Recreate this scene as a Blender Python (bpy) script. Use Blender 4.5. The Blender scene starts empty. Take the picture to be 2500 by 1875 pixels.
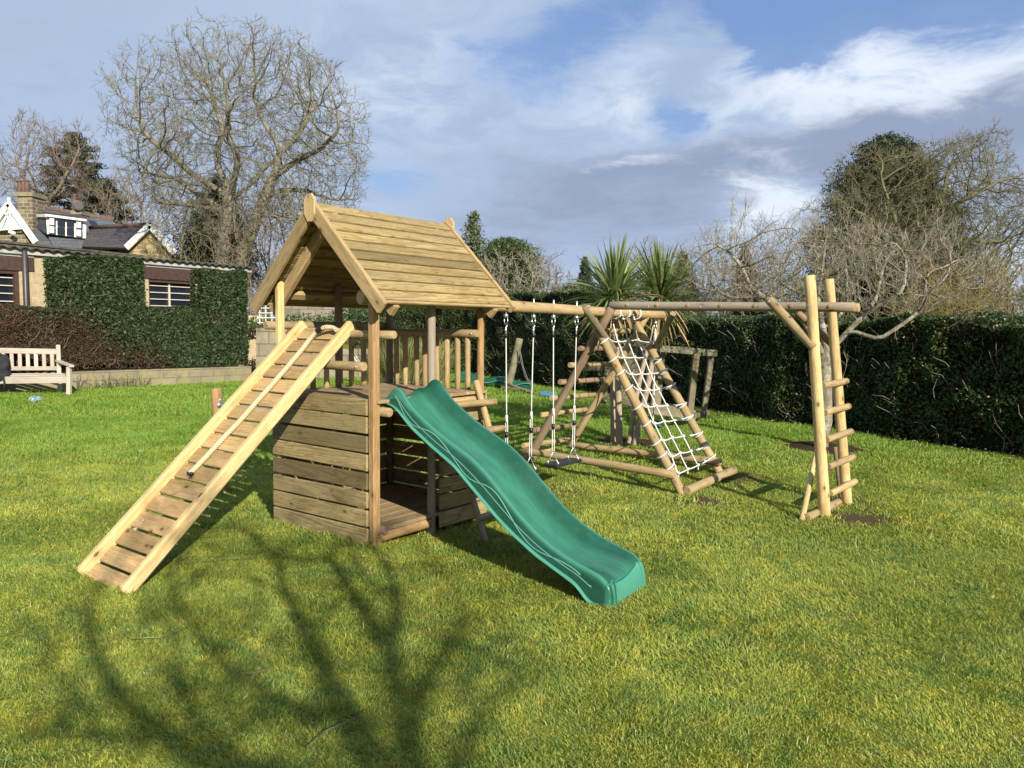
import bpy, math, random
import numpy as np
from mathutils import Vector, Matrix
PI=math.pi
rng=np.random.default_rng(7); random.seed(7)
scn=bpy.context.scene; COL=scn.collection

# ------------------------------------------------------------------ camera
F=1880.0; PIT=math.atan(142.9/F); ROL=0.009; H=1.6
c_,s_=math.cos(PIT),math.sin(PIT); cr,sr=math.cos(ROL),math.sin(ROL)
R0=np.array([1.,0,0]); U0=np.array([0,s_,c_]); FW=np.array([0,c_,-s_])
RT=R0*cr+U0*sr; UPV=-R0*sr+U0*cr; CAM=np.array([0,0,H])
cd=bpy.data.cameras.new('camera'); cam=bpy.data.objects.new('camera',cd); COL.objects.link(cam)
cd.sensor_width=36; cd.lens=F/2500*36; cd.clip_start=0.05; cd.clip_end=3000
m=Matrix.Identity(4)
for i in range(3):
    m[i][0]=RT[i]; m[i][1]=UPV[i]; m[i][2]=-FW[i]; m[i][3]=CAM[i]
cam.matrix_world=m; scn.camera=cam

# ------------------------------------------------------------------ light
SUN_AZ,SUN_EL=25.0,25.0    # sun behind the camera, to its right
SH=np.array([math.sin(math.radians(SUN_AZ)),-math.cos(math.radians(SUN_AZ)),0])
SV=SH*math.cos(math.radians(SUN_EL))+np.array([0,0,math.sin(math.radians(SUN_EL))])
sd=bpy.data.lights.new('sun','SUN'); so=bpy.data.objects.new('sun',sd); COL.objects.link(so)
sd.energy=5.0; sd.angle=math.radians(0.42); sd.color=(1.0,0.93,0.80)
so.rotation_euler=Vector(SV.tolist()).to_track_quat('Z','Y').to_euler(); so.location=(6,-12,10)
scn.view_settings.view_transform='Standard'; scn.view_settings.look='None'
scn.view_settings.exposure=0.72; scn.view_settings.gamma=1.0
scn.view_settings.use_curve_mapping=False

# ------------------------------------------------------------------ node helpers
class NT:
    def __init__(s,nt): s.nt=nt; s.n=nt.nodes; s.l=nt.links
    def new(s,t,**k):
        n=s.n.new(t)
        for a,b in k.items(): setattr(n,a,b)
        return n
    def put(s,sock,v):
        if hasattr(v,'is_linked') or isinstance(v,bpy.types.NodeSocket): s.l.new(v,sock)
        else:
            try: sock.default_value=v
            except Exception: sock.default_value=(v,v,v)
    def math(s,op,a,b=0.0,c=None,clamp=False):
        n=s.new('ShaderNodeMath',operation=op,use_clamp=clamp)
        s.put(n.inputs[0],a); s.put(n.inputs[1],b)
        if c is not None: s.put(n.inputs[2],c)
        return n.outputs[0]
    def vmath(s,op,a,b=(0,0,0)):
        n=s.new('ShaderNodeVectorMath',operation=op); s.put(n.inputs[0],a); s.put(n.inputs[1],b); return n.outputs[0]
    def mix(s,f,a,b,mode='MIX'):
        n=s.new('ShaderNodeMix',data_type='RGBA',blend_type=mode)
        s.put(n.inputs[0],f)
        for i,v in ((6,a),(7,b)):
            if isinstance(v,(tuple,list)) and len(v)==3: v=(*v,1)
            s.put(n.inputs[i],v)
        return n.outputs[2]
    def noise(s,vec,scale=1,detail=2,rough=.5,dist=0,out=0):
        n=s.new('ShaderNodeTexNoise'); 
        if vec is not None: s.put(n.inputs['Vector'],vec)
        s.put(n.inputs['Scale'],scale); s.put(n.inputs['Detail'],detail); s.put(n.inputs['Roughness'],rough); s.put(n.inputs['Distortion'],dist)
        return n.outputs[out]
    def ramp(s,v,a,b,c0=0.,c1=1.):
        n=s.new('ShaderNodeMapRange',clamp=True,interpolation_type='SMOOTHSTEP')
        s.put(n.inputs[0],v); s.put(n.inputs[1],a); s.put(n.inputs[2],b); s.put(n.inputs[3],c0); s.put(n.inputs[4],c1)
        return n.outputs[0]
    def bump(s,h,strength=.3,dist=.01,nrm=None):
        n=s.new('ShaderNodeBump'); s.put(n.inputs['Height'],h); s.put(n.inputs['Strength'],strength); s.put(n.inputs['Distance'],dist)
        if nrm is not None: s.l.new(nrm,n.inputs['Normal'])
        return n.outputs[0]

# ------------------------------------------------------------------ world: Nishita sky with a layer of broken cloud
w=bpy.data.worlds.new('World'); scn.world=w; w.use_nodes=True
T=NT(w.node_tree); T.n.clear()
out=T.new('ShaderNodeOutputWorld'); bg=T.new('ShaderNodeBackground'); T.l.new(bg.outputs[0],out.inputs[0])
sky=T.new('ShaderNodeTexSky',sky_type='NISHITA',sun_disc=False)
sky.sun_elevation=math.radians(SUN_EL); sky.sun_rotation=math.radians(180-SUN_AZ); sky.altitude=50; sky.air_density=1.0; sky.dust_density=0.6; sky.ozone_density=1.6
tc=T.new('ShaderNodeTexCoord').outputs['Generated']
sep=T.new('ShaderNodeSeparateXYZ'); T.l.new(tc,sep.inputs[0]); X,Y,Z=sep.outputs
az=T.math('MULTIPLY',T.math('ARCTAN2',X,Y),57.3); el=T.math('MULTIPLY',T.math('ARCSINE',Z),57.3)
comb=T.new('ShaderNodeCombineXYZ'); T.put(comb.inputs[0],az); T.put(comb.inputs[1],el); AE=comb.outputs[0]
# cloud plane coordinates (true perspective of a flat layer)
zc=T.math('ADD',T.math('MAXIMUM',Z,0.0),0.16)
cp=T.new('ShaderNodeCombineXYZ'); T.put(cp.inputs[0],T.math('DIVIDE',X,zc)); T.put(cp.inputs[1],T.math('DIVIDE',Y,zc)); CP=cp.outputs[0]
wv=T.noise(CP,2.0,7,.62,.4,out=1)
wv2=T.noise(CP,.55,3,.5,.0,out=1)
wA=T.vmath('MULTIPLY',T.vmath('SUBTRACT',wv,(.5,.5,.5)),(13,6.5,0))
wB=T.vmath('MULTIPLY',T.vmath('SUBTRACT',wv2,(.5,.5,.5)),(6,3,0))
P=T.vmath('ADD',T.vmath('ADD',AE,wA),wB)
def blob(a,e,ra,re,rot=0,amp=1.0):
    mp=T.new('ShaderNodeMapping',vector_type='TEXTURE'); T.put(mp.inputs['Vector'],P)
    mp.inputs['Location'].default_value=(a,e,0); mp.inputs['Rotation'].default_value=(0,0,math.radians(rot)); mp.inputs['Scale'].default_value=(ra,re,1)
    n=T.new('ShaderNodeVectorMath',operation='DOT_PRODUCT'); T.l.new(mp.outputs[0],n.inputs[0]); T.l.new(mp.outputs[0],n.inputs[1])
    g=T.math('EXPONENT',T.math('MULTIPLY',n.outputs['Value'],-1.0))
    return T.math('MULTIPLY',g,amp)
def add(*l):
    r=l[0]
    for q in l[1:]: r=T.math('ADD',r,q)
    return r
def pa(x): return math.degrees(math.atan((x-1250)/F))
def pe(y): return math.degrees(math.atan((797-y)/F))
blue=add(blob(pa(1870),pe(125),5,2.4,-8,1.6),blob(pa(2350),pe(35),11,3.4,-4,2.2),blob(pa(2050),pe(15),9,2.5,0,.9),blob(pa(1640),pe(290),2.6,2.0,40,.9),
         blob(pa(1300),pe(190),8,3.0,15,.65),blob(pa(960),pe(465),4,1.4,0,.75),blob(pa(1500),pe(60),6,3,20,.5),blob(75,20,30,18,0,1.0),blob(-110,35,30,18,0,1.0),blob(150,50,50,20,0,.8))
bright=add(blob(pa(2150),pe(230),11,2.6,3,1.2),blob(pa(1500),pe(250),6,2.2,-20,.45),blob(pa(1850),pe(500),3.4,2.6,20,1.0),blob(pa(1000),pe(240),11,3.5,0,.45),
         blob(pa(1540),pe(420),5,.9,5,.5),blob(pa(620),pe(620),14,3,0,.35),blob(pa(2450),pe(640),9,3,0,.5),blob(140,25,40,20,0,.6),blob(0,pe(780),40,3,0,.25))
dark=add(blob(pa(2250),pe(345),12,1.9,10,1.15),blob(pa(1650),pe(410),9,1.6,6,.8),blob(pa(1450),pe(530),12,3.6,4,.85),blob(pa(250),pe(150),16,9,0,.30),
         blob(pa(2500),pe(420),8,5,0,.8),blob(pa(1200),pe(400),5,1.6,0,.4),blob(-70,20,30,15,0,.6))
fine=T.noise(CP,3.6,9,.66,.6)
fb=T.math('MULTIPLY',T.math('SUBTRACT',fine,.5),1.9)
blue=T.ramp(T.math('ADD',blue,fb),.18,.95)
bright=T.ramp(T.math('ADD',bright,T.math('MULTIPLY',fb,.8)),.12,1.0)
dark=T.ramp(T.math('ADD',dark,T.math('MULTIPLY',fb,.7)),.15,1.1)
skyc=T.new('ShaderNodeVectorMath',operation='SCALE'); T.l.new(sky.outputs[0],skyc.inputs[0]); skyc.inputs['Scale'].default_value=0.62
K=1/0.12
def kc(r,g,b): return (r*K,g*K,b*K,1)
cl=T.mix(T.ramp(fine,.3,.7),kc(.252,.320,.445),kc(.305,.375,.495))
cl=T.mix(dark,cl,kc(.195,.236,.335))
cl=T.mix(T.math('MULTIPLY',bright,.92),cl,kc(.52,.57,.64))
c2=T.mix(T.math('MULTIPLY',blue,.9),cl,T.mix(.5,skyc.outputs[0],kc(.11,.205,.47)))
T.l.new(c2,bg.inputs[0]); bg.inputs[1].default_value=0.12

# ------------------------------------------------------------------ geometry helpers
def ray(x,y): return FW+RT*((x-1250)/F)-UPV*((y-937.5)/F)
def at(x,y,Yd):                     # point at forward distance Yd seen at photo pixel x,y
    r=ray(x,y); return CAM+r*(Yd/r[1])
YAW=.651; U=np.array([math.sin(YAW),math.cos(YAW),0]); V=np.array([-U[1],U[0],0]); T0=np.array([-.978,5.446,0])
Zv=np.array([0,0,1.])
def TW(u,v,z): return T0+u*U+v*V+z*Zv
def ss(a,b,x):
    t=np.clip((np.asarray(x,float)-a)/(b-a),0,1); return t*t*(3-2*t)
def gz(x,y):
    x=np.asarray(x,float); y=np.asarray(y,float)
    z=-.05*ss(-1,-.55,x)+.13*ss(7.6,9.3,y)*ss(-3,-1,x)
    z=z+.012*np.sin(x*1.7+.5)*np.sin(y*1.3)*ss(0,1,np.abs(x+.5)) *ss(7,9,y)
    return z
def gpt(x,y):                       # ground point under a photo pixel
    r=ray(x,y); k=.5
    p=CAM+r*(H/-r[2])
    for _ in range(6): p=CAM+r*((H-float(gz(p[0],p[1])))/-r[2])
    return p
def plane_pt(x,y,p0,n):
    r=ray(x,y); return CAM+r*(np.dot(p0-CAM,n)/np.dot(r,n))
def nrm(v): v=np.asarray(v,float); return v/max(np.linalg.norm(v),1e-9)

def frame(d):
    d=nrm(d); ref=np.array([0,0,1.]) if abs(d[2])<.9 else np.array([1.,0,0])
    a=nrm(np.cross(ref,d)); b=np.cross(d,a); return d,a,b

class MB:
    """collects elements; vertex attributes gr (local grain coordinate) and rv (random per element)"""
    def __init__(s): s.v=[];s.f=[];s.g=[];s.r=[];s.mi=[];s.sm=[];s.n=0
    def add(s,vs,fs,gs=None,rv=None,mi=0,smooth=False):
        vs=np.asarray(vs,float); k=len(vs)
        s.v.append(vs); s.g.append(np.asarray(gs,float) if gs is not None else vs.copy())
        s.r.append(np.full(k,random.random() if rv is None else rv))
        for f in fs: s.f.append(tuple(i+s.n for i in f)); s.mi.append(mi); s.sm.append(smooth)
        s.n+=k; return s
    def box(s,p0,p1,w_,h_,up=None,rv=None,bev=.004,mi=0,twist=0):
        """board from p0 to p1, w_ across, h_ thick along 'up'"""
        p0=np.asarray(p0,float);p1=np.asarray(p1,float); d=nrm(p1-p0)
        up=Zv if up is None else np.asarray(up,float); a=np.cross(up,d)
        if np.linalg.norm(a)<1e-4: a=np.cross(np.array([1.,0,0]),d)
        a=nrm(a); b=np.cross(d,a); L=np.linalg.norm(p1-p0); bv=min(bev,w_*.25,h_*.25)
        prof=[(-w_/2+bv,-h_/2),(w_/2-bv,-h_/2),(w_/2,-h_/2+bv),(w_/2,h_/2-bv),(w_/2-bv,h_/2),(-w_/2+bv,h_/2),(-w_/2,h_/2-bv),(-w_/2,-h_/2+bv)]
        off=np.array([random.random()*50,random.random()*9,random.random()*9]); vs=[];gs=[]
        st=[(0,bv),(bv,0),(L-bv,0),(L,bv)]
        for t,ins in st:
            for x,y in prof:
                kx=(w_/2-ins)/(w_/2); ky=(h_/2-ins)/(h_/2); x2,y2=x*kx,y*ky
                vs.append(p0+d*t+a*x2+b*y2); gs.append(off+(t,x2,y2))
        fs=[]
        for j in range(3):
            for i in range(8): fs.append((j*8+i,j*8+(i+1)%8,(j+1)*8+(i+1)%8,(j+1)*8+i))
        fs.append(tuple(range(7,-1,-1))); fs.append(tuple(range(24,32)))
        return s.add(vs,fs,gs,rv,mi)
    def log(s,p0,p1,r0,r1=None,n=14,rv=None,seg=6,wob=.03,mi=0,cap=True,capr=True):
        r1=r0 if r1 is None else r1; p0=np.asarray(p0,float);p1=np.asarray(p1,float)
        d,a,b=frame(p1-p0); L=np.linalg.norm(p1-p0); off=np.array([random.random()*50,random.random()*9,random.random()*9])
        rv=random.random() if rv is None else rv
        ph=random.random()*6; vs=[];gs=[]
        ts=[0]+[min(max(i/seg,0),1) for i in range(seg+1)]+[1]
        for j,t in enumerate(ts):
            R=r0+(r1-r0)*t; ch=.82 if j in (0,len(ts)-1) else 1
            tt=t*L+(R*.16 if j==1 else -R*.16 if j==len(ts)-2 else 0)
            for i in range(n):
                an=2*PI*i/n; rr=R*ch*(1+wob*math.sin(an*2+ph+t*5)+wob*.5*math.sin(t*17+ph+an))
                x,y=rr*math.cos(an),rr*math.sin(an); vs.append(p0+d*tt+a*x+b*y); gs.append(off+(tt,x,y))
        fs=[]
        for j in range(len(ts)-1):
            for i in range(n): fs.append((j*n+i,j*n+(i+1)%n,(j+1)*n+(i+1)%n,(j+1)*n+i))
        s.add(vs,fs,gs,rv,mi,True)
        if cap:
            e0=np.array(vs[:n]);e1=np.array(vs[-n:])
            s.add(e0,[tuple(range(n-1,-1,-1))],np.array(gs[:n]),rv,mi); s.add(e1,[tuple(range(n))],np.array(gs[-n:]),rv,mi)
        return s
    def tube(s,pts,r,n=6,rv=None,mi=0,closed_ends=True):
        pts=np.asarray(pts,float); k=len(pts); r=np.broadcast_to(np.asarray(r,float),(k,)); vs=[];gs=[]
        tan=np.gradient(pts,axis=0); d,a,b=frame(tan[0]); L=0; off=random.random()*20
        for j in range(k):
            d=nrm(tan[j]); a=nrm(a-d*np.dot(a,d)); b=np.cross(d,a)
            if j: L+=np.linalg.norm(pts[j]-pts[j-1])
            for i in range(n):
                an=2*PI*i/n; x,y=r[j]*math.cos(an),r[j]*math.sin(an); vs.append(pts[j]+a*x+b*y); gs.append((off+L,x,y))
        fs=[(j*n+i,j*n+(i+1)%n,(j+1)*n+(i+1)%n,(j+1)*n+i) for j in range(k-1) for i in range(n)]
        if closed_ends: fs.append(tuple(range(n-1,-1,-1))); fs.append(tuple(range((k-1)*n,k*n)))
        return s.add(vs,fs,gs,rv,mi,True)
    def prism(s,poly,ext,rv=None,mi=0,gs_axis=None):
        """flat polygon (3D points) extruded by vector ext"""
        p=np.asarray(poly,float); k=len(p); q=p+np.asarray(ext,float); vs=np.vstack([p,q])
        fs=[tuple(range(k-1,-1,-1)),tuple(range(k,2*k))]+[(i,(i+1)%k,k+(i+1)%k,k+i) for i in range(k)]
        g=None
        if gs_axis is not None:
            d,a,b=frame(gs_axis); off=np.array([random.random()*50,random.random()*9,random.random()*9]); g=np.stack([vs@d,vs@a,vs@b],-1)+off
        return s.add(vs,fs,g,rv,mi)
    def build(s,name,mat,parent=None):
        if not s.v: return None
        me=bpy.data.meshes.new(name); vs=np.vstack(s.v); o=bpy.data.objects.new(name,me)
        loc=np.zeros(3)
        me.from_pydata(vs.tolist(),[],s.f)
        a=me.attributes.new('gr','FLOAT_VECTOR','POINT'); a.data.foreach_set('vector',np.vstack(s.g).astype(np.float32).ravel())
        a=me.attributes.new('rv','FLOAT','POINT'); a.data.foreach_set('value',np.concatenate(s.r).astype(np.float32))
        for q in (mat if isinstance(mat,(list,tuple)) else [mat]): me.materials.append(q)
        me.polygons.foreach_set('material_index',s.mi); me.polygons.foreach_set('use_smooth',s.sm); me.update()
        COL.objects.link(o)
        if parent is not None: o.parent=parent; o.matrix_parent_inverse=PINV(parent)
        return o
def PINV(p):
    mw=Matrix.Identity(4); q=p; chain=[]
    return WM(p).inverted()
def WM(o):
    mb=Matrix.LocRotScale(o.location,o.rotation_euler,o.scale)
    return WM(o.parent)@o.matrix_parent_inverse@mb if o.parent else mb
def npmesh(name,vs,faces,mat,parent=None,rv=None,smooth=False,gr=None):
    vs=np.asarray(vs,np.float32); faces=np.asarray(faces,np.int32); nf,k=faces.shape
    me=bpy.data.meshes.new(name); me.vertices.add(len(vs)); me.vertices.foreach_set('co',vs.ravel())
    me.loops.add(nf*k); me.loops.foreach_set('vertex_index',faces.ravel())
    me.polygons.add(nf); me.polygons.foreach_set('loop_start',np.arange(0,nf*k,k,dtype=np.int32))
    try: me.polygons.foreach_set('loop_total',np.full(nf,k,np.int32))
    except Exception: pass
    if smooth: me.polygons.foreach_set('use_smooth',np.ones(nf,bool))
    if rv is not None:
        a=me.attributes.new('rv','FLOAT','POINT'); a.data.foreach_set('value',np.asarray(rv,np.float32))
    if gr is not None:
        a=me.attributes.new('gr','FLOAT_VECTOR','POINT'); a.data.foreach_set('vector',np.asarray(gr,np.float32).ravel())
    for q in (mat if isinstance(mat,(list,tuple)) else [mat]): me.materials.append(q)
    me.update(calc_edges=True)
    if nf<200000: me.validate()
    o=bpy.data.objects.new(name,me); COL.objects.link(o)
    if parent is not None: o.parent=parent; o.matrix_parent_inverse=PINV(parent)
    return o
def tag(o,label=None,cat=None,group=None,kind=None):
    if label: o['label']=label
    if cat: o['category']=cat
    if group: o['group']=group
    if kind: o['kind']=kind
    return o
def empty(name,loc,label,cat,group=None):
    o=bpy.data.objects.new(name,None); COL.objects.link(o); o.location=[float(q) for q in loc]; o.empty_display_size=.2
    return tag(o,label,cat,group)
def copy_tree(o,parent=None):
    c=o.copy(); COL.objects.link(c)
    if parent is not None: c.parent=parent; c.matrix_parent_inverse=o.matrix_parent_inverse.copy()
    for ch in [q for q in bpy.data.objects if q.parent==o]: copy_tree(ch,c)
    return c

# ------------------------------------------------------------------ materials
def newmat(name):
    mt=bpy.data.materials.new(name); mt.use_nodes=True; N=NT(mt.node_tree); N.n.clear()
    o=N.new('ShaderNodeOutputMaterial'); b=N.new('ShaderNodeBsdfPrincipled'); N.l.new(b.outputs[0],o.inputs[0]); return mt,N,b,o
def attr(N,name,out): return N.new('ShaderNodeAttribute',attribute_name=name).outputs[out]
def wood(name,light,mid,darkc,rough=.75,grey=None,greyamt=0.,algae=0.,knot=1.0,tint=.35,ring=1.0):
    mt,N,b,o=newmat(name); g=attr(N,'gr',1); rv=attr(N,'rv',2)
    fib=N.noise(N.vmath('MULTIPLY',g,(2.2,90,90)),1,4,.65)
    wig=N.noise(N.vmath('MULTIPLY',g,(1.2,7,7)),1,2,.5,out=1)
    s=N.new('ShaderNodeSeparateXYZ'); N.l.new(N.vmath('ADD',N.vmath('MULTIPLY',g,(.25,1,1)),N.vmath('MULTIPLY',wig,(.05,.05,.05))),s.inputs[0])
    # growth rings around a pith line
    fy=N.math('SUBTRACT',N.math('FRACT',N.math('MULTIPLY',s.outputs[1],3.1)),.5); fz=N.math('SUBTRACT',N.math('FRACT',N.math('MULTIPLY',s.outputs[2],3.1)),.5)
    rad=N.math('SQRT',N.math('ADD',N.math('MULTIPLY',fy,fy),N.math('MULTIPLY',fz,fz)))
    rings=N.math('ADD',N.math('MULTIPLY',N.math('SINE',N.math('ADD',N.math('MULTIPLY',rad,150.),N.math('MULTIPLY',s.outputs[0],40.))),.5),.5)
    big=N.noise(N.vmath('MULTIPLY',g,(1.6,9,9)),1,3,.6)
    blot=N.noise(N.vmath('MULTIPLY',g,(3.5,14,14)),1,4,.65,.4)
    col=N.mix(N.ramp(big,.3,.7),mid,light)
    col=N.mix(N.math('MULTIPLY',N.ramp(rings,.45,1.),.34*ring),col,darkc)
    col=N.mix(N.math('MULTIPLY',N.ramp(fib,.50,.75),.5),col,darkc)
    col=N.mix(N.math('MULTIPLY',N.ramp(blot,.52,.75),.5),col,tuple(q*.58 for q in mid))
    sw=N.noise(N.vmath('MULTIPLY',g,(7,38,38)),1,3,.6,1.2); col=N.mix(N.math('MULTIPLY',N.ramp(sw,.48,.68),.42*ring),col,darkc); col=N.mix(N.math('MULTIPLY',N.ramp(sw,.30,.44,1,0),.35),col,tuple(min(q*1.25,.9) for q in light))
    v=N.new('ShaderNodeTexVoronoi'); N.put(v.inputs['Vector'],N.vmath('MULTIPLY',g,(5.0,9,9))); v.inputs['Scale'].default_value=1.0
    kn=N.math('MULTIPLY',N.ramp(v.outputs['Distance'],.07,.14,1,0),knot)
    ring2=N.math('MULTIPLY',N.ramp(v.outputs['Distance'],.12,.34,.40,0),knot)
    col=N.mix(ring2,col,tuple(q*.6 for q in mid))
    col=N.mix(N.math('MULTIPLY',kn,.85),col,(.10,.05,.022))
    if grey:
        gm=N.ramp(N.noise(N.vmath('MULTIPLY',g,(.9,5,5)),1,3,.6),.35,.7)
        col=N.mix(N.math('MULTIPLY',gm,greyamt),col,grey)
    if algae:
        pos=N.new('ShaderNodeNewGeometry').outputs['Position']
        am=N.ramp(N.noise(pos,6,4,.65),.45,.7)
        col=N.mix(N.math('MULTIPLY',am,algae),col,(.10,.13,.035))
    tv=N.math('SUBTRACT',1.0,N.math('MULTIPLY',rv,tint*.75)); tcol=N.new('ShaderNodeVectorMath',operation='SCALE'); N.l.new(col,tcol.inputs[0]); N.l.new(tv,tcol.inputs['Scale']); col=N.mix(N.math('MULTIPLY',rv,tint*.25),tcol.outputs[0],tuple(q*.5 for q in mid))
    N.l.new(col,b.inputs['Base Color']); b.inputs['Roughness'].default_value=rough; b.inputs['Specular IOR Level'].default_value=.25
    hh=N.math('ADD',N.math('MULTIPLY',fib,-.6),N.math('MULTIPLY',kn,-.3)); hh=N.math('ADD',hh,N.math('MULTIPLY',blot,.5))
    N.l.new(N.bump(hh,.55,.004),b.inputs['Normal'])
    return mt
M={}
M['pale']=wood('pale_timber',(.66,.50,.245),(.53,.375,.165),(.33,.21,.085),tint=.25)
M['ramp_plank']=wood('ramp_plank_timber',(.56,.39,.18),(.44,.285,.12),(.27,.16,.07),tint=.40)
M['roofw']=wood('roof_timber',(.45,.335,.145),(.34,.24,.092),(.17,.11,.038),tint=.60,knot=.7,ring=1.6,grey=(.19,.165,.095),greyamt=.40)
M['barge']=wood('barge_timber',(.42,.31,.155),(.34,.24,.11),(.21,.135,.06),tint=.25)
M['post']=wood('post_timber',(.47,.30,.14),(.36,.22,.095),(.20,.11,.045),tint=.25)
M['greyboard']=wood('weathered_board',(.42,.33,.155),(.32,.24,.105),(.15,.10,.038),grey=(.29,.245,.14),greyamt=.45,tint=.80,knot=1.0,ring=1.6)
M['greypost']=wood('grey_post',(.34,.27,.18),(.27,.20,.13),(.15,.11,.07),grey=(.30,.27,.22),greyamt=.6,tint=.2)
M['deckw']=wood('deck_timber',(.44,.33,.18),(.34,.24,.12),(.15,.10,.05),tint=.35)
M['log']=wood('log_timber',(.49,.365,.18),(.38,.265,.12),(.22,.14,.06),tint=.40,grey=(.33,.27,.18),greyamt=.35)
M['logd']=wood('brown_log',(.32,.22,.13),(.24,.155,.085),(.14,.085,.045),tint=.3,grey=(.27,.23,.17),greyamt=.4)
M['oldw']=wood('old_mossy_timber',(.26,.22,.13),(.20,.16,.09),(.11,.08,.045),algae=.8,grey=(.25,.24,.19),greyamt=.5)
M['bench']=wood('silvered_teak',(.46,.40,.32),(.37,.315,.245),(.30,.24,.18),knot=0,tint=.2,grey=(.50,.47,.41),greyamt=.6)
def plain(name,col,rough=.5,metal=0,spec=.5,noise=0,nscale=20,col2=None,bump=0,bs=60):
    mt,N,b,o=newmat(name); pos=N.new('ShaderNodeNewGeometry').outputs['Position']
    if noise or col2:
        f=N.ramp(N.noise(pos,nscale,5,.65),.3,.7); c=N.mix(f,col,col2 or tuple(q*(1-noise) for q in col)); N.l.new(c,b.inputs['Base Color'])
    else: b.inputs['Base Color'].default_value=(*col,1)
    b.inputs['Roughness'].default_value=rough; b.inputs['Metallic'].default_value=metal; b.inputs['Specular IOR Level'].default_value=spec
    if bump: N.l.new(N.bump(N.noise(pos,bs,4,.6),bump,.01),b.inputs['Normal'])
    return mt
M['rope']=plain('cream_rope',(.58,.48,.30),.85,noise=.35,nscale=150,bump=.4,bs=300)
M['netrope']=plain('white_net_rope',(.64,.63,.58),.7,noise=.15,nscale=200,bump=.3,bs=400)
M['black']=plain('black_tape',(.012,.012,.014),.35,noise=.3)
M['seat']=plain('black_rubber',(.018,.019,.024),.55,noise=.3)
M['steel']=plain('galvanised_steel',(.62,.63,.64),.35,.9,noise=.25,nscale=60)
M['rust']=plain('dull_chain',(.16,.15,.14),.7,.3,noise=.4,nscale=60)
M['white']=plain('white_paint',(.74,.72,.66),.55,noise=.12,nscale=9,bump=.1)
M['brownpaint']=plain('brown_paint',(.075,.042,.034),.5,noise=.4,nscale=14)
M['pipe']=plain('dark_downpipe',(.05,.042,.045),.45,noise=.2)
M['terra']=plain('terracotta',(.15,.085,.065),.8,noise=.5,nscale=8)
M['creamp']=plain('cream_window_bar',(.62,.56,.44),.5,noise=.2)
M['fascia']=plain('grey_fascia',(.42,.41,.36),.7,noise=.35,nscale=5)
M['corr']=plain('dark_corrugated_sheet',(.045,.042,.038),.9,col2=(.11,.10,.075),nscale=7,bump=.5,bs=30,spec=.15)
M['curtain']=plain('white_curtain',(.75,.75,.76),.8,noise=.1,nscale=4)
M['bag']=plain('black_fabric',(.014,.014,.017),.8,noise=.4,nscale=40,bump=.6,bs=60)
M['soil']=plain('dark_soil',(.065,.042,.026),.95,spec=.05,noise=.5,nscale=40,bump=1.,bs=70)
M['tealr']=plain('teal_plastic',(.02,.14,.15),.4)
# glass panes
mt,N,b,o=newmat('dark_glass'); b.inputs['Base Color'].default_value=(.012,.016,.024,1); b.inputs['Roughness'].default_value=.06; b.inputs['Specular IOR Level'].default_value=.6; M['glass']=mt
# clear plastic bottle
mt,N,b,o=newmat('clear_plastic'); b.inputs['Base Color'].default_value=(.55,.75,.85,1); b.inputs['Roughness'].default_value=.12; b.inputs['Transmission Weight'].default_value=.75; M['bottle']=mt
# green slide plastic: scuffed, with dew and dust; wall shade and rim highlight mixed into the colour
mt,N,b,o=newmat('green_slide_plastic'); pos=N.new('ShaderNodeNewGeometry').outputs['Position']
g=attr(N,'gr',1)
f1=N.ramp(N.noise(pos,5,5,.65),.35,.7); c=N.mix(f1,(.009,.068,.040),(.013,.088,.054))
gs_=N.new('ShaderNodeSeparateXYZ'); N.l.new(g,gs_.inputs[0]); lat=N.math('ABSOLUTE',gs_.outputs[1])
wear=N.math('MULTIPLY',N.ramp(lat,.07,.155,1,0),N.ramp(N.noise(N.vmath('MULTIPLY',g,(3,16,16)),1,5,.7),.25,.7,.35,1)); c=N.mix(wear,c,(.034,.165,.105))  # sliding wear, also lightened so the floor looks sunnier than the walls
c=N.mix(N.math('MULTIPLY',N.ramp(lat,.214,.217),.45),c,(.012,.050,.034)); rim_light=N.math('MULTIPLY',N.ramp(lat,.192,.202),N.ramp(lat,.213,.216,1,0)); c=N.mix(N.math('MULTIPLY',rim_light,.8),c,(.05,.20,.14)); c=N.mix(N.ramp(lat,.2295,.231),c,(.055,.22,.155))  # painted shade on the outer wall, painted highlight on rim, pale skirt lip
scr=N.ramp(N.noise(N.vmath('MULTIPLY',g,(3,55,55)),1,4,.75),.62,.75)
scr=N.math('MULTIPLY',scr,N.ramp(N.noise(pos,3.0,3,.6),.5,.75)); c=N.mix(N.math('MULTIPLY',scr,.55),c,(.25,.46,.38))
sp=N.new('ShaderNodeTexVoronoi'); N.put(sp.inputs['Vector'],pos); sp.inputs['Scale'].default_value=150
spm=N.math('MULTIPLY',N.ramp(sp.outputs['Distance'],.12,.3,1,0),N.ramp(N.noise(pos,5,4,.6),.45,.65)); c=N.mix(N.math('MULTIPLY',spm,.55),c,(.010,.085,.052))
du=N.ramp(N.noise(pos,9,6,.7,.5),.5,.8); c=N.mix(N.math('MULTIPLY',du,.22),c,(.045,.15,.105))
N.l.new(c,b.inputs['Base Color']); N.l.new(N.ramp(N.noise(pos,14,4,.6),.3,.7,.20,.42),b.inputs['Roughness']); b.inputs['Specular IOR Level'].default_value=.42
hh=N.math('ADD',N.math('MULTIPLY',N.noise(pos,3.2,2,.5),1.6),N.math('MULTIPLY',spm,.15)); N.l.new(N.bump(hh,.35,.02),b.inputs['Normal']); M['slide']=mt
M['slideline']=plain('pale_green_line',(.10,.27,.20),.4)
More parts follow.
